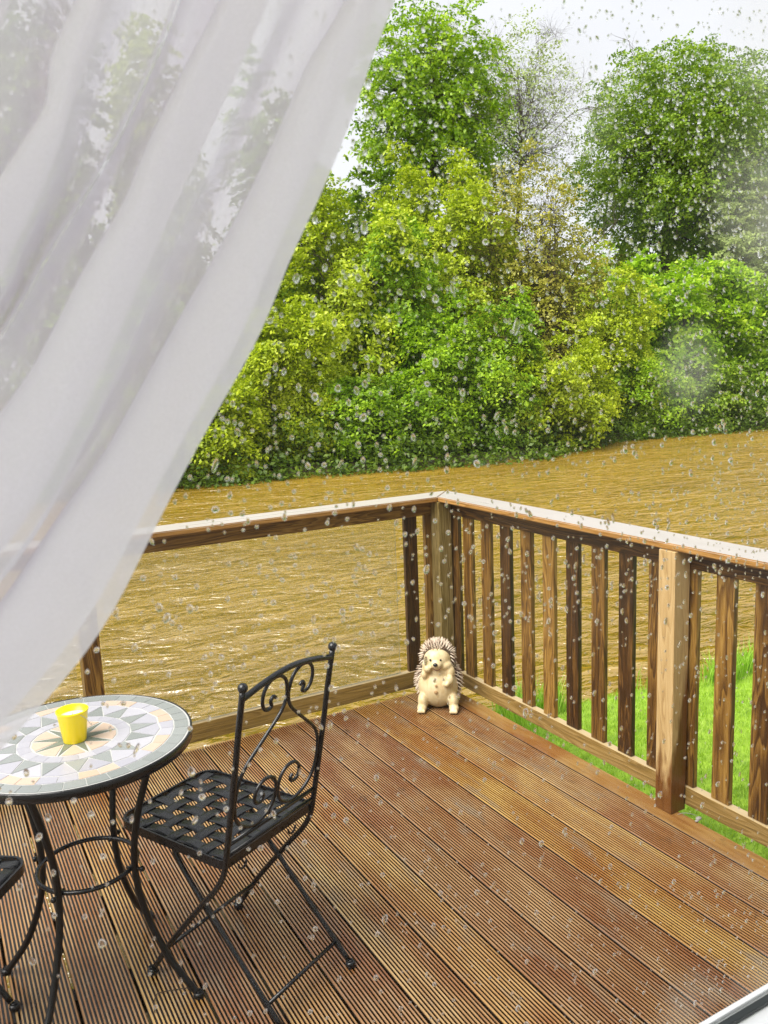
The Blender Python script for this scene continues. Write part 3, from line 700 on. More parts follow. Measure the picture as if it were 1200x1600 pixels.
# pane
m, nt, out = newmat('rainy_window_glass')
tr = nd(nt, 'ShaderNodeBsdfTransparent'); gl = nd(nt, 'ShaderNodeBsdfGlossy'); gl.inputs['Roughness'].default_value = 0.0
fr = nd(nt, 'ShaderNodeFresnel'); fr.inputs['IOR'].default_value = 1.45
frm = math_(nt, 'MULTIPLY', fr.outputs[0], .25)
mx1 = nd(nt, 'ShaderNodeMixShader'); L(nt, frm, mx1.inputs[0]); L(nt, tr.outputs[0], mx1.inputs[1]); L(nt, gl.outputs[0], mx1.inputs[2])
g = nd(nt, 'ShaderNodeNewGeometry')
acc = None      # breath-like condensation patches on the glass
nz = noise(nt, g.outputs['Position'], 9, 4, .6)
for (px, py, rad, amt) in ((1078, 575, .045, .26), (1200, 320, .085, .40), (1190, 60, .07, .22), (1180, 1560, .07, .30), (1080, 1590, .06, .22), (890, 150, .06, .16)):
    q = on_y(px, py, GY)
    vm = nd(nt, 'ShaderNodeVectorMath', operation='DISTANCE'); L(nt, g.outputs['Position'], vm.inputs[0]); vm.inputs[1].default_value = tuple(q)
    mr = nd(nt, 'ShaderNodeMapRange', interpolation_type='SMOOTHERSTEP'); L(nt, vm.outputs['Value'], mr.inputs[0]); mr.inputs[1].default_value = rad*1.25; mr.inputs[2].default_value = rad*.05; mr.inputs[3].default_value = 0; mr.inputs[4].default_value = amt
    acc = mr.outputs[0] if acc is None else math_(nt, 'MAXIMUM', acc, mr.outputs[0])
fog = math_(nt, 'MULTIPLY', acc, ramp(nt, nz.outputs['Fac'], [(.3, (.35, .35, .35)), (.65, (1, 1, 1))]).outputs[0])
tl = nd(nt, 'ShaderNodeBsdfTranslucent'); tl.inputs[0].default_value = (.97, 1, .97, 1)
mx2 = nd(nt, 'ShaderNodeMixShader'); L(nt, fog, mx2.inputs[0]); L(nt, mx1.outputs[0], mx2.inputs[1]); L(nt, tl.outputs[0], mx2.inputs[2])
L(nt, mx2.outputs[0], out.inputs[0])
hw = (WX1-WX0)/2
pane = link('glass_pane', mesh_np('pane', [(-hw, 0, 0), (hw, 0, 0), (hw, 0, WZ1-WZ0), (-hw, 0, WZ1-WZ0)], [(0, 1, 2, 3)]), m, wd_)
# raindrops: closed lens-shaped beads on the outer face
m, nt, out = newmat('rain_water'); gls = nd(nt, 'ShaderNodeBsdfGlass'); gls.inputs['IOR'].default_value = 1.333; gls.inputs['Roughness'].default_value = 0.0
L(nt, gls.outputs[0], out.inputs[0])
NR, NS = 5, 12; VV, FF = [], []; off = 0
rg = random.Random(3)
def fnoise(x, z):
    return .5+.25*math.sin(x*9+z*5)+.25*math.sin(z*13-x*4+1.7)
placed = []; grid = {}
tries = 0
while len(placed) < 7200 and tries < 160000:
    tries += 1
    x = rg.uniform(-2.42, -1.42); z = rg.uniform(.97, 1.98)
    u = (x+2.42)/1.0
    dens = .22+.78*u
    if z < 1.42: dens *= .30
    if z > 1.86: dens *= .5
    if z < 1.25 and x < -2.0: dens *= .6
    dens *= .45+.55*fnoise(x, z)
    if rg.random() > dens: continue
    k = rg.random(); r = .0005+.0011*k*k+(.0012*rg.random() if rg.random() < .13 else 0)+(.0002 if x < -2.0 else .0001)
    r *= .98
    key = (int(x/.006), int(z/.006)); bad = False
    for a_ in (-1, 0, 1):
        for c_ in (-1, 0, 1):
            for (qx, qz, qr) in grid.get((key[0]+a_, key[1]+c_), []):
                if (qx-x)**2+(qz-z)**2 < ((qr+r)*1.15)**2: bad = True
    if bad: continue
    grid.setdefault(key, []).append((x, z, r)); placed.append((x, z, r))
for (x, z, r) in placed:
    el = 1+rg.random()**2*.9+(rg.uniform(.5, 1.6) if rg.random() < .05 else 0); tilt = rg.gauss(0, .25); hgt = r*rg.uniform(.55, .82)
    w1, w2_, p1, p2_ = rg.uniform(0, .12), rg.uniform(0, .08), rg.uniform(0, 6), rg.uniform(0, 6)
    ct, st = math.cos(tilt), math.sin(tilt); verts = []
    def P_(rho, th, hh_):
        rr2 = r*rho*(1+w1*math.cos(2*th+p1)+w2_*math.cos(3*th+p2_))
        a, c = rr2*math.cos(th), rr2*math.sin(th)*el
        if c < 0: a *= 1.08
        return (x+a*ct-c*st-wd_.location.x, .0003+hh_, z+a*st+c*ct-WZ0)
    for i in range(NR):
        rho = math.sin((i+1)/NR*PI/2) if i < NR-1 else 1.0
        for k in range(NS): verts.append(P_(rho, 2*PI*k/NS, hgt*math.sqrt(max(0, 1-rho*rho))**.9))
    verts.append(P_(0, 0, hgt)); verts.append(P_(0, 0, 0))
    VV += verts; n = len(verts)
    for i in range(NR-1):
        for k in range(NS):
            a, c_ = off+i*NS+k, off+i*NS+(k+1) % NS; FF.append((a, c_, c_+NS, a+NS))
    for k in range(NS):
        FF.append((off+n-2, off+(k+1) % NS, off+k, off+k)); FF.append((off+n-1, off+(NR-1)*NS+k, off+(NR-1)*NS+(k+1) % NS, off+(NR-1)*NS+(k+1) % NS))
    off += n
me = bpy.data.meshes.new('raindrops')
me.from_pydata(VV, [], [tuple(dict.fromkeys(f)) for f in FF]); me.update()
bmx = bmesh.new(); bmx.from_mesh(me); bmesh.ops.recalc_face_normals(bmx, faces=bmx.faces)
for f in bmx.faces: f.smooth = True
for e in bmx.edges:
    if len(e.link_faces) == 2 and e.calc_face_angle(0) > .9: e.smooth = False
bmx.to_mesh(me); bmx.free()
rd = link('raindrops', me, m); rd.location = wd_.location
tag(rd, 'clear raindrops clinging all over the outside of the window pane', 'raindrops', None, 'stuff')
# curtain ------------------------------------------------------------
guides = [
 [(690,-180),(615,0),(580,90),(545,190),(500,300),(450,405),(415,490),(380,560),(310,680),(240,810),(180,930),(130,1010),(70,1085),(0,1165),(-160,1340),(-420,1640)],
 [(600,-180),(527,0),(465,103),(413,222),(362,331),(269,496),(201,620),(157,697),(75,810),(0,922),(-160,1130),(-430,1500)],
 [(510,-180),(439,0),(377,145),(310,289),(233,465),(170,610),(112,724),(56,825),(-12,915),(-172,1120),(-440,1480)],
 [(400,-180),(331,0),(279,98),(217,222),(181,310),(119,413),(52,543),(0,620),(-170,840),(-450,1300)],
 [(345,-180),(274,0),(238,93),(170,238),(78,388),(0,522),(-170,760),(-455,1250)],
 [(260,-180),(191,0),(134,134),(93,258),(31,393),(0,460),(-170,720),(-460,1200)],
 [(170,-180),(108,0),(72,88),(65,160),(31,217),(0,264),(-170,520),(-465,1100)],
 [(90,-180),(20,0),(-5,60),(-100,250),(-250,500),(-470,1000)],
 [(0,-180),(-70,0),(-200,250),(-480,900)],
 [(-150,-180),(-220,0),(-330,250),(-485,800)]]
NT = 90; CY = -3.125; G3 = []
for gpts in guides:
    x0, y0_ = gpts[0]; gpts = [(x0+.36*900, y0_-900)]+gpts
    pp = np.array([(p[0], p[1]) for p in catmull([(x, y, 0) for x, y in gpts], 8)])
    d = np.r_[0, np.cumsum(np.linalg.norm(np.diff(pp, axis=0), axis=1))]; d /= d[-1]
    tt = np.linspace(0, 1, NT)
    G3.append(np.array([on_y(a, c, CY) for a, c in zip(np.interp(tt, d, pp[:, 0]), np.interp(tt, d, pp[:, 1]))]))
G3 = np.array(G3)
def guide_at(q):
    i = min(int(q), len(G3)-2); f = q-i; return G3[i]*(1-f)+G3[i+1]*f
# path of the cloth across the folds: (guide coordinate, depth); opaque strips are three layers thick
path = []
def seg(q0, q1, d0, d1, n, bulge=0.0):
    for k in range(n):
        t = k/n; s_ = t*t*(3-2*t) if bulge == 0 else t
        path.append((q0+(q1-q0)*s_, d0+(d1-d0)*t+bulge*math.sin(PI*t)))
seg(0, .985, -.004, -.010, 14, -.006); seg(.985, .02, .002, .012, 14, .002); seg(.02, 1.0, .020, .014, 14, .003)
seg(1.0, 2.0, .014, -.012, 12, .006)
seg(2.0, 2.98, -.012, -.012, 14, -.008); seg(2.98, 2.03, -.002, .008, 12, .002); seg(2.03, 3.0, .016, .012, 12, .002)
seg(3.0, 3.85, .012, -.004, 8, .005); seg(3.85, 4.05, -.004, -.010, 5, -.003); seg(4.05, 4.0, -.006, .004, 4); seg(4.0, 5.0, .006, -.010, 10, .004)
seg(5.0, 5.98, -.010, -.012, 12, -.008); seg(5.98, 5.03, -.003, .008, 10, .002); seg(5.03, 6.0, .015, .010, 10, .002)
seg(6.0, 7.0, .010, -.010, 10, .004); seg(7.0, 7.98, -.010, -.010, 8, -.006); seg(7.98, 7.03, 0, .008, 8); seg(7.03, 8.0, .014, .010, 8)
seg(8.0, 9.0, .010, -.005, 8, .004); path.append((9.0, -.005))
# soften the turns
for _ in range(2):
    path = [path[0]]+[((a[0]+2*c[0]+e[0])/4, (a[1]+2*c[1]+e[1])/4) for a, c, e in zip(path[:-2], path[1:-1], path[2:])]+[path[-1]]
V = []
for q, dpt in path:
    g_ = guide_at(q).copy(); tt = np.linspace(0, 1, NT)
    g_[:, 1] += dpt*.95*(1-.45*sm(.55, 1, tt))+.004*np.sin(q*2.1+tt*7)+.002*np.sin(q*5.3+tt*16)
    V.append(g_)
V = np.array(V); npth = len(path)
idx = np.arange(npth*NT).reshape(npth, NT)
F = np.stack([idx[:-1, :-1], idx[1:, :-1], idx[1:, 1:], idx[:-1, 1:]], -1).reshape(-1, 4)
m, nt, out = newmat('white_voile')
df = nd(nt, 'ShaderNodeBsdfDiffuse'); df.inputs[0].default_value = (.87, .88, .915, 1)
tl = nd(nt, 'ShaderNodeBsdfTranslucent'); tl.inputs[0].default_value = (.92, .87, .96, 1)
tr = nd(nt, 'ShaderNodeBsdfTransparent'); tr.inputs[0].default_value = (1, 1, 1, 1)
lw = nd(nt, 'ShaderNodeLayerWeight'); lw.inputs['Blend'].default_value = .5
g = nd(nt, 'ShaderNodeNewGeometry')
weave = noise(nt, g.outputs['Position'], 900, 2, .5)
a1 = nd(nt, 'ShaderNodeMixShader'); a1.inputs[0].default_value = .32; L(nt, df.outputs[0], a1.inputs[1]); L(nt, tl.outputs[0], a1.inputs[2])
op = nd(nt, 'ShaderNodeMapRange'); L(nt, lw.outputs['Facing'], op.inputs[0]); op.inputs[3].default_value = .75; op.inputs[4].default_value = 1.0
opf = math_(nt, 'ADD', op.outputs[0], math_(nt, 'MULTIPLY', math_(nt, 'SUBTRACT', weave.outputs['Fac'], .5), .12), True)
a2 = nd(nt, 'ShaderNodeMixShader'); L(nt, opf, a2.inputs[0]); L(nt, tr.outputs[0], a2.inputs[1]); L(nt, a1.outputs[0], a2.inputs[2]); L(nt, a2.outputs[0], out.inputs[0])
cu = link('curtain', mesh_np('curtain', V.reshape(-1, 3), F, True), m)
tag(cu, 'sheer white curtain swept aside in long folds inside the window', 'curtain')
zt = float(V[:, 0, 2].max())
b = B(); b.tube([(-3.4, CY, zt+.02), (-1.0, CY, zt+.02)], .011, 14); b.ball((-1.0, CY, zt+.02), .02); b.ball((-3.4, CY, zt+.02), .02)
tag(b.build('curtain_rod', simple('brushed_rod', (.5, .5, .5), .35, metal=.8)), 'round metal curtain rod fixed above the window', 'curtain rod')
# ------------------------------------------------------------------ TREES
def leaf_mat(name, cols, trans=.30):
    m, nt, out = newmat(name); g = nd(nt, 'ShaderNodeNewGeometry')
    n = noise(nt, g.outputs['Position'], .9, 3, .6)
    f = math_(nt, 'ADD', math_(nt, 'MULTIPLY', g.outputs['Random Per Island'], .42), math_(nt, 'MULTIPLY', n.outputs['Fac'], 1.05))
    f = math_(nt, 'SUBTRACT', f, .22)
    c = ramp(nt, f, [(i/(len(cols)-1), c_) for i, c_ in enumerate(cols)])
    d = nd(nt, 'ShaderNodeBsdfPrincipled'); d.inputs['Roughness'].default_value = .42; d.inputs['Specular IOR Level'].default_value = .35; L(nt, c.outputs[0], d.inputs['Base Color'])
    t = nd(nt, 'ShaderNodeBsdfTranslucent'); L(nt, mixc(nt, 1.0, c.outputs[0], (1.15, 1.25, .6), 'MULTIPLY'), t.inputs[0])
    mx = nd(nt, 'ShaderNodeMixShader'); mx.inputs[0].default_value = trans; L(nt, d.outputs[0], mx.inputs[1]); L(nt, t.outputs[0], mx.inputs[2]); L(nt, mx.outputs[0], out.inputs[0])
    return m
LM = {
 'yellow': leaf_mat('yellow_green_leaves', [(.10, .15, .003), (.28, .37, .008), (.50, .59, .025), (.68, .72, .10)]),
 'green': leaf_mat('fresh_green_leaves', [(.045, .115, .003), (.14, .27, .006), (.32, .49, .015), (.54, .66, .05)]),
 'bright': leaf_mat('bright_spring_leaves', [(.10, .22, .006), (.24, .42, .010), (.42, .60, .025), (.56, .68, .07)]),
 'deep': leaf_mat('deep_green_leaves', [(.035, .085, .003), (.10, .19, .005), (.25, .38, .016), (.48, .57, .07)]),
 'olive': leaf_mat('olive_bronze_leaves', [(.13, .13, .006), (.28, .28, .02), (.44, .42, .06), (.56, .46, .15)]),
 'pale': leaf_mat('pale_grey_green_leaves', [(.16, .22, .05), (.28, .36, .10), (.40, .48, .17), (.50, .58, .27)]),
}
M_bark = simple('wet_bark', (.055, .040, .026), .75, var=.4, bump=(18, .6, .02))
def leaves_mesh(name, C, Nn, S):
    n = len(C)
    a = np.cross(Nn, rng.normal(size=(n, 3))); a /= np.linalg.norm(a, axis=1, keepdims=True)+1e-9
    b_ = np.cross(Nn, a); S = S[:, None]
    V = np.empty((n, 4, 3)); V[:, 0] = C-a*S; V[:, 1] = C+b_*S*.55+a*S*.12; V[:, 2] = C+a*S; V[:, 3] = C-b_*S*.55+a*S*.12
    V[:, 0] -= Nn*S*.18; V[:, 2] -= Nn*S*.25
    return mesh_np(name, V.reshape(-1, 3), np.arange(n*4).reshape(n, 4))
def tubes_mesh(name, paths, seg=5):
    VV, FF = [], []; off = 0
    ang = np.arange(seg)*2*PI/seg
    for pts, rad in paths:
        pts = np.asarray(pts); rad = np.asarray(rad); n = len(pts)
        t = np.gradient(pts, axis=0); t /= np.linalg.norm(t, axis=1, keepdims=True)+1e-9
        ref = np.where(np.abs(t[:, 2:3]) < .8, np.array([[0, 0, 1.]]), np.array([[1., 0, 0]]))
        u = np.cross(t, ref); u /= np.linalg.norm(u, axis=1, keepdims=True)+1e-9; v = np.cross(t, u)
        R_ = pts[:, None]+(u[:, None]*np.cos(ang)[None, :, None]+v[:, None]*np.sin(ang)[None, :, None])*rad[:, None, None]
        VV.append(R_.reshape(-1, 3)); i = off+np.arange(n*seg).reshape(n, seg)
        FF.append(np.stack([i[:-1], np.roll(i[:-1], -1, 1), np.roll(i[1:], -1, 1), i[1:]], -1).reshape(-1, 4)); off += n*seg
    return mesh_np(name, np.concatenate(VV), np.concatenate(FF), True)
def curve(a, c, sag, n=7, wob=.05):
    a, c = np.asarray(a, float), np.asarray(c, float); t = np.linspace(0, 1, n)[:, None]; l = np.linalg.norm(c-a)
    P = a+(c-a)*t; P[:, 2:3] += sag*l*np.sin(PI*t); P += np.sin(PI*t)*rng.normal(size=3)*wob*l+np.sin(2*PI*t)*rng.normal(size=3)*wob*l*.6
    return P
def tree(label, kindname, base, crown, radii, leaf, nclump, lsize=.075, nlobe=18, lobe_r=(.3, .5), trunk_r=.16, rc=(.22, .42), nleaf=32, flat=.2, twigs=6, group='trees on the far bank', cat='tree', sparse=None, fill=False, fork=.35):
    nclump = int(nclump*.70); rc = (rc[0]*1.12, rc[1]*1.2); lsize *= 1.12
    bx, by = base; bz = float(ground_h(np.array([bx]), np.array([by]))[0])-.05
    t = empty(kindname, (bx, by, bz), 0, label, cat, group)
    c0 = np.array(crown, float)-np.array([bx, by, bz]); R_ = np.array(radii, float)
    # lobes spread through the crown envelope
    ii = np.arange(nlobe)+.5; zz = 1-2*ii/nlobe; th = PI*(1+5**.5)*ii+rng.uniform(0, 6)
    d = np.stack([np.sqrt(1-zz*zz)*np.cos(th), np.sqrt(1-zz*zz)*np.sin(th), zz], 1)+rng.normal(size=(nlobe, 3))*.16
    rad = np.where(np.arange(nlobe) % 4 == 0, rng.uniform(.2, .5, nlobe), rng.uniform(.66, .92, nlobe))[:, None]
    lc = c0+d*R_*rad
    lr = rng.uniform(*lobe_r, nlobe)[:, None]*R_*np.array([1, 1, .85])
    wgt = (lr[:, 0]*lr[:, 2]); wgt /= wgt.sum()
    li = rng.choice(nlobe, nclump, p=wgt)
    dd = rng.normal(size=(nclump, 3)); dd[:, 2] += .25; dd /= np.linalg.norm(dd, axis=1, keepdims=True)
    cc = lc[li]+dd*lr[li]*rng.uniform(.62, 1.12, (nclump, 1))
    if fill:     # foliage spread evenly through a domed crown, denser towards the outside
        dd = rng.normal(size=(nclump, 3)); dd /= np.linalg.norm(dd, axis=1, keepdims=True)
        wob = 1+.08*np.sin(dd[:, 0]*6+dd[:, 2]*5+bx)+.08*np.sin(dd[:, 2]*11-dd[:, 0]*7+by)+.05*np.sin(dd[:, 0]*19+dd[:, 1]*8+dd[:, 2]*17)
        cc = c0+dd*R_*(rng.random(nclump)**.36*.99*wob)[:, None]
        g3 = np.sin(cc[:, 0]*2.1+bx)*np.sin(cc[:, 1]*2.3)*np.sin(cc[:, 2]*2.9+1)+.5*np.sin(cc[:, 0]*4.1+cc[:, 2]*3.3)
        cc = cc[g3 > rng.uniform(-.60, .50, nclump)]
    # keep it inside a ragged envelope
    e = np.linalg.norm((cc-c0)/(R_*1.12), axis=1); cc = cc[e < rng.uniform(.92, 1.06, len(cc))]
    if sparse is not None: cc = cc[rng.random(len(cc)) < sparse(cc-c0)]
    minz = WZ-bz+.12; cc = cc[cc[:, 2] > minz]
    nc = len(cc); dd = (cc-c0)/R_; dd /= np.linalg.norm(dd, axis=1, keepdims=True)+1e-9
    nn = dd*.55+np.array([0, 0, .75])+rng.normal(size=(nc, 3))*.32; nn /= np.linalg.norm(nn, axis=1, keepdims=True)
    k = nleaf; u = rng.normal(size=(nc, k, 3)); u /= np.linalg.norm(u, axis=2, keepdims=True); u *= rng.random((nc, k, 1))**.45
    al = (u*nn[:, None]).sum(2, keepdims=True); u = u-nn[:, None]*al*(1-flat)
    rcv = rng.uniform(rc[0], rc[1], (nc, 1, 1)); C_ = cc[:, None]+u*rcv
    C_[..., 2] -= (u**2).sum(2)*rcv[..., 0]*.22
    ln = nn[:, None]+rng.normal(size=(nc, k, 3))*.55; ln /= np.linalg.norm(ln, axis=2, keepdims=True)
    S = (lsize*rng.uniform(.6, 1.25, (nc, k)))
    C_ = C_.reshape(-1, 3); ln = ln.reshape(-1, 3); S = S.ravel(); ok = C_[:, 2] > minz-.08
    link('crown', leaves_mesh('crown', C_[ok], ln[ok], S[ok]), LM[leaf], t)
    # trunk with limbs reaching every lobe, twigs to its outside
    top = c0+np.array([0, 0, R_[2]*.45]); tp = curve((0, 0, 0), top, 0, 12, .03)
    paths = [(tp, trunk_r*(1-np.linspace(0, .85, 12)))]
    limbs = []
    for i in range(nlobe):
        h = np.clip(lc[i, 2]/max(top[2], .1)*.7-.1+rng.uniform(-.08, .08), .10 if fork < .2 else fork*.6, .92)
        if fill:
            z_ = c0[2]-R_[2]*.62+.30*(lc[i, 2]-(c0[2]-R_[2])); h = float(np.clip(z_/max(top[2], .1), .1, .9))
        j = h*11; a = tp[int(j)]+(tp[min(int(j)+1, 11)]-tp[int(j)])*(j-int(j))
        cv = curve(a, lc[i], .12 if fill else .10, 9, .09 if fill else .06); r0 = trunk_r*(1-.85*h)*(.42 if fill else .30)
        limbs.append((cv, r0*(1-np.linspace(0, .8, 9))))
        for _ in range(twigs):
            q = rng.normal(size=3); q[2] += .3; q /= np.linalg.norm(q); s0 = cv[rng.integers(3, 9)]
            e_ = lc[i]+q*lr[i]*rng.uniform(.8, 1.1); tw = curve(s0, e_, .06, 6, .07); limbs.append((tw, r0*(.42 if twigs > 11 else .26)*(1-np.linspace(0, .8, 6))))
            if twigs > 8:
                for _2 in range(4):
                    s1 = tw[rng.integers(2, 6)]; q2 = q+rng.normal(size=3)*.5; q2 /= np.linalg.norm(q2)
                    limbs.append((curve(s1, s1+q2*R_[0]*rng.uniform(.12, .26), .05, 5, .08), r0*(.2 if twigs > 11 else .10)*(1-np.linspace(0, .7, 5))))
    link('trunk', tubes_mesh('trunk', paths, 9), M_bark, t)
    link('branches', tubes_mesh('branches', limbs, 5), M_bark, t)
    return t
def P(px, py, Y_): return on_y(px, py, Y_)
def auto(label, nm, pxc, Yd, ptop, pbot, pxw, leaf, ncl, base_dy=.8, ry=None, **kw):
    """crown ellipsoid seen at column pxc, depth Yd, from ptop to pbot, half width pxw"""
    a, c = P(pxc, ptop, Yd), P(pxc, pbot, Yd); l, r = P(pxc-pxw, (ptop+pbot)/2, Yd), P(pxc+pxw, (ptop+pbot)/2, Yd)
    rx = (r[0]-l[0])/2; rz = (a[2]-c[2])/2
    cen = ((l[0]+r[0])/2, Yd+base_dy*.0, (a[2]+c[2])/2)
    return tree(label, nm, (cen[0]+.2, Yd+base_dy), cen, (rx*.95, (ry or rx*.8), rz), leaf, ncl, **kw)
T1 = auto('tall round green tree with dark branches, its top left of the bare-branched tree', 'ash_tree', 668, 25, 2, 300, 122, 'green', 3300, lsize=.075, nlobe=46, lobe_r=(.18, .28), trunk_r=.26, rc=(.25, .5), flat=.15, twigs=9, nleaf=24, fill=True)
T2 = auto('thinly leaved tree with bare curved branches against the sky between the two tall trees', 'bare_branched_tree', 806, 28, 30, 330, 96, 'pale', 3200, lsize=.062, fill=True, nlobe=54, lobe_r=(.10, .2), trunk_r=.16, rc=(.25, .45), nleaf=8, twigs=12, fork=.2,
          sparse=lambda v: np.clip(.85-.12*v[:, 0]+.05*v[:, 2], .25, 1))
T3 = auto('tallest full round dark green tree rising on the right', 'beech_tree', 1062, 27, 64, 430, 140, 'deep', 8600, lsize=.078, nlobe=60, lobe_r=(.13, .22), trunk_r=.34, rc=(.35, .7), flat=.10, nleaf=28, fill=True, twigs=6)
T3b = auto('paler rounded tree at the right edge behind the tall dark green one', 'lime_tree', 1185, 30, 120, 470, 75, 'green', 1100, lsize=.12, nlobe=18, trunk_r=.3, rc=(.4, .65))
T4 = auto('yellow-green bushy tree just right of the curtain in the middle of the bank', 'willow_tree', 545, 19.5, 225, 760, 112, 'yellow', 2500, lsize=.062, nlobe=64, lobe_r=(.12, .22), trunk_r=.18, ry=2.3, rc=(.25, .5), flat=.14)
T5 = auto('light green pointed tree below the tall round one', 'alder_tree', 690, 20.5, 185, 740, 92, 'yellow', 2300, lsize=.062, nlobe=60, lobe_r=(.13, .22), trunk_r=.18, ry=2.2, rc=(.25, .5), flat=.14)
T6 = auto('olive and bronze coloured tree in young leaf, right of the middle of the bank', 'bronze_tree', 832, 19.5, 235, 720, 104, 'olive', 3800, fill=True, lsize=.055, nlobe=60, lobe_r=(.13, .23), trunk_r=.16, ry=2.2, twigs=9, nleaf=20, rc=(.2, .42))
T7 = auto('bright green slender tree between the yellow-green and the bronze tree', 'hazel_tree', 628, 18.2, 300, 745, 70, 'green', 1400, lsize=.06, nlobe=44, lobe_r=(.15, .26), trunk_r=.12, ry=1.5, rc=(.25, .45), flat=.14)
T8 = auto('bright green layered tree on the right, lower than the tall dark one', 'maple_tree', 1050, 19.5, 385, 705, 118, 'bright', 2400, lsize=.085, nlobe=60, lobe_r=(.12, .22), flat=.10, trunk_r=.16, ry=2.2, rc=(.3, .6))
T9 = auto('pale grey-green tree at the right edge above the green shrubs', 'pale_tree', 1165, 23, 270, 640, 62, 'pale', 1300, lsize=.09, nlobe=20, trunk_r=.16, ry=2.0)
T10 = auto('green shrubby tree at the right edge of the far bank', 'hawthorn_tree', 1188, 18.6, 440, 690, 66, 'green', 1300, lsize=.062, nlobe=20, flat=.12, trunk_r=.12, ry=1.6)
for i, (px, Yd, pt, pb, pw_, lf, n_, lab) in enumerate([
    (345, 16.9, 588, 772, 78, 'yellow', 800, 'low yellow-green bush at the water beside the curtain edge'),
    (455, 17.4, 430, 770, 84, 'yellow', 1300, 'tall yellow-green bush right of the low one by the curtain'),
    (560, 16.7, 560, 765, 76, 'green', 900, 'mid green bush over the water behind the left handrail'),
    (668, 16.4, 520, 755, 74, 'green', 900, 'fresh green bush over the water above the rail corner'),
    (765, 16.2, 430, 740, 78, 'green', 1100, 'bright green bush below the bronze tree, left part'),
    (872, 15.8, 500, 725, 88, 'yellow', 1300, 'yellow-green rounded bush leaning furthest out over the water'),
    (962, 17.6, 380, 705, 62, 'yellow', 900, 'yellow-green tall bush between the bronze tree and the bright green one'),
    (1010, 17.4, 540, 698, 60, 'bright', 700, 'low bright green bush under the layered tree'),
    (1120, 17.2, 560, 690, 62, 'deep', 700, 'low dark green bush near the right edge of the far bank')]):
    auto(lab, 'riverside_bush', px, Yd, pt, pb, pw_, lf, n_, lsize=.055, nlobe=34, lobe_r=(.16, .28), rc=(.22, .45), flat=.14, nleaf=30, trunk_r=.07, ry=1.15, base_dy=.7, group='bushes along the far waterline', cat='bush', fork=.1, twigs=5)
for (px, Yd, pt, pb, pw_, lf, n_, lab) in [
    (60, 21, -60, 760, 130, 'deep', 1700, 'dark green tree dimly seen through the left edge of the curtain'),
    (250, 23, 10, 770, 100, 'yellow', 1500, 'light green tree dimly seen through the middle of the curtain'),
    (430, 24, 95, 700, 80, 'green', 1300, 'green tree half hidden behind the curtain beside its right edge'),
    (200, 17.5, 420, 790, 110, 'green', 1200, 'mid green tree low behind the curtain near the water')]:
    auto(lab, 'screened_tree', px, Yd, pt, pb, pw_, lf, n_, lsize=.09, nlobe=22, trunk_r=.2)
for (px, Yd, pt, pb, pw_, lf, n_, lab) in [
    (600, 29, 190, 700, 110, 'deep', 1000, 'dark tree filling the gap behind the yellow-green tree'),
    (740, 30, 260, 700, 90, 'olive', 1000, 'brownish tree behind, below the bare-branched tree'),
    (900, 30, 370, 700, 90, 'olive', 900, 'brownish tree behind, left of the tall dark green tree'),
    (1010, 31, 330, 700, 110, 'deep', 900, 'dark tree behind the bright green layered one')]:
    auto(lab, 'background_tree', px, Yd, pt, pb, pw_, lf, n_, lsize=.12, nlobe=20, trunk_r=.2, rc=(.4, .7))
# dark undergrowth along the waterline: uncountable
ux = rng.uniform(-8, 40, 5200); uy = far_edge(ux)+rng.uniform(-.9, 3.2, 5200); uz = ground_h(ux, uy)+rng.random(5200)**1.4*1.2
uz = np.maximum(uz, WZ+.1)
C_ = np.stack([ux, uy, uz], 1)[:, None]+rng.normal(size=(5200, 16, 3))*np.array([.22, .22, .12]); C_[..., 2] = np.maximum(C_[..., 2], WZ+.04)
ln = rng.normal(size=(5200*16, 3))*.6+np.array([0, -.2, 1]); ln /= np.linalg.norm(ln, axis=1, keepdims=True)
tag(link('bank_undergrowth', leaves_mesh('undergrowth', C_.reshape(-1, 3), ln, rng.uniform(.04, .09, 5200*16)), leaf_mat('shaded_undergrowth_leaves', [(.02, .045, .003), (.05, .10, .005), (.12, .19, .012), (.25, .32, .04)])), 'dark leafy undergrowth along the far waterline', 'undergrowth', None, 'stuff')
# far wood behind everything
n_ = 6500
ux = rng.uniform(-30, 90, n_); uy = rng.uniform(33, 44, n_); uz = rng.random(n_)*(7.5+1.3*np.sin(ux*.35)+.8*np.sin(ux*.9))
C_ = np.stack([ux, uy, uz], 1)[:, None]+rng.normal(size=(n_, 12, 3))*np.array([.7, .7, .4])
ln = rng.normal(size=(n_*12, 3))*.6+np.array([0, -.3, 1]); ln /= np.linalg.norm(ln, axis=1, keepdims=True)
tag(link('distant_wood', leaves_mesh('wood', C_.reshape(-1, 3), ln, rng.uniform(.15, .32, n_*12)), LM['deep']), 'dark wood closing the view behind the riverside trees', 'wood', None, 'stuff')
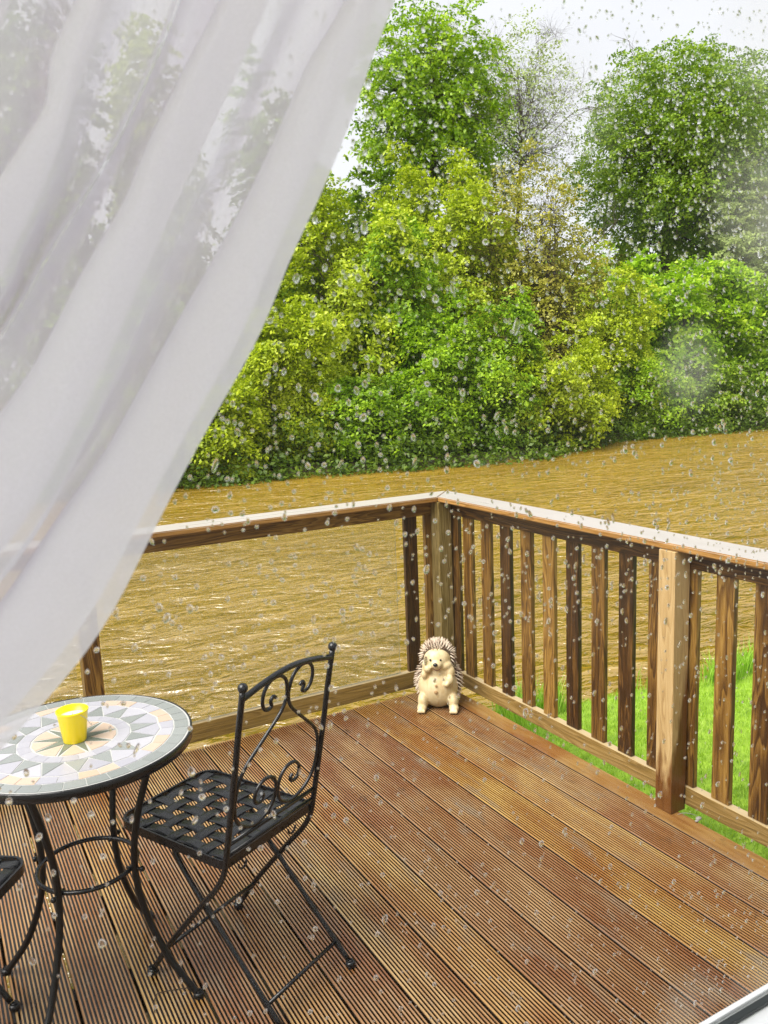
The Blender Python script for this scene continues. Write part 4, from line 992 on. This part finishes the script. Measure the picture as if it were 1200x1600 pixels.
# ------------------------------------------------------------------ GRASS
def blades(n, xr, yr, hr, wr, lean, cond):
    x = rng.uniform(*xr, n); y = rng.uniform(*yr, n); k = cond(x, y); x, y = x[k], y[k]; n = len(x)
    z = ground_h(x, y)-.005; h = rng.uniform(*hr, n); a = rng.uniform(0, 2*PI, n); w_ = rng.uniform(*wr, n); l = rng.uniform(*lean, n)*h; b_ = a+rng.normal(size=n)*.4+PI/2
    d = np.stack([np.cos(a), np.sin(a)], 1); e = np.stack([np.cos(b_), np.sin(b_)], 1)
    V = np.empty((n, 5, 3)); base = np.stack([x, y, z], 1)
    V[:, 0] = base; V[:, 0, :2] -= d*w_[:, None]; V[:, 1] = base; V[:, 1, :2] += d*w_[:, None]
    mid = base.copy(); mid[:, 2] += h*.6; mid[:, :2] += e*l[:, None]*.35
    V[:, 2] = mid; V[:, 2, :2] += d*w_[:, None]*.75; V[:, 3] = mid; V[:, 3, :2] -= d*w_[:, None]*.75
    tip = base.copy(); tip[:, 2] += h; tip[:, :2] += e*l[:, None]; V[:, 4] = tip
    i = np.arange(n)[:, None]*5
    F = np.concatenate([i+np.array([[0, 1, 2, 3]]), i+np.array([[3, 2, 4, 4]])])
    return V.reshape(-1, 3), F
def grass_obj(name, V, F, mat):
    n = len(F)//2; i = np.arange(n)[:, None]*5
    quads = F[:n]; tris = F[n:, :3]
    me = bpy.data.meshes.new(name); me.vertices.add(len(V)); me.vertices.foreach_set('co', V.astype(np.float32).ravel())
    me.loops.add(n*7); me.loops.foreach_set('vertex_index', np.concatenate([quads.ravel(), tris.ravel()]).astype(np.int32))
    me.polygons.add(2*n); me.polygons.foreach_set('loop_start', np.concatenate([np.arange(n)*4, n*4+np.arange(n)*3]).astype(np.int32)); me.update(calc_edges=True)
    return link(name, me, mat)
M_grass = leaf_mat('lawn_grass', [(.17, .22, .02), (.28, .45, .03), (.42, .58, .07), (.62, .70, .22)], .42)
V1, F1 = blades(150000, (.15, 6.5), (-3.0, .6), (.018, .05), (.0012, .0026), (.3, 1.2), lambda x, y: (near_land(x, y) > .03))
tag(grass_obj('lawn_grass', V1, F1, M_grass), 'short bright green mown grass beside the deck', 'grass', None, 'stuff')
def edge_ok(x, y):
    q = near_land(x, y); return (q > -.12) & (q < .14) & (np.sin(x*3.1)+np.sin(x*7.7+2)*.6+rng.normal(size=len(x))*.3 > -.1) & (x > .5)
V1, F1 = blades(60000, (.4, 7), (-.3, .9), (.08, .24), (.002, .004), (.15, .7), edge_ok)
tag(grass_obj('tall_grass', V1, F1, leaf_mat('tall_grass_blades', [(.14, .30, .015), (.25, .46, .03), (.40, .60, .08), (.54, .70, .16)], .4)), 'tufts of taller grass on the edge of the lawn above the river', 'grass', None, 'stuff')
print('scene built; curtain top', zt, 'drops', len(placed))
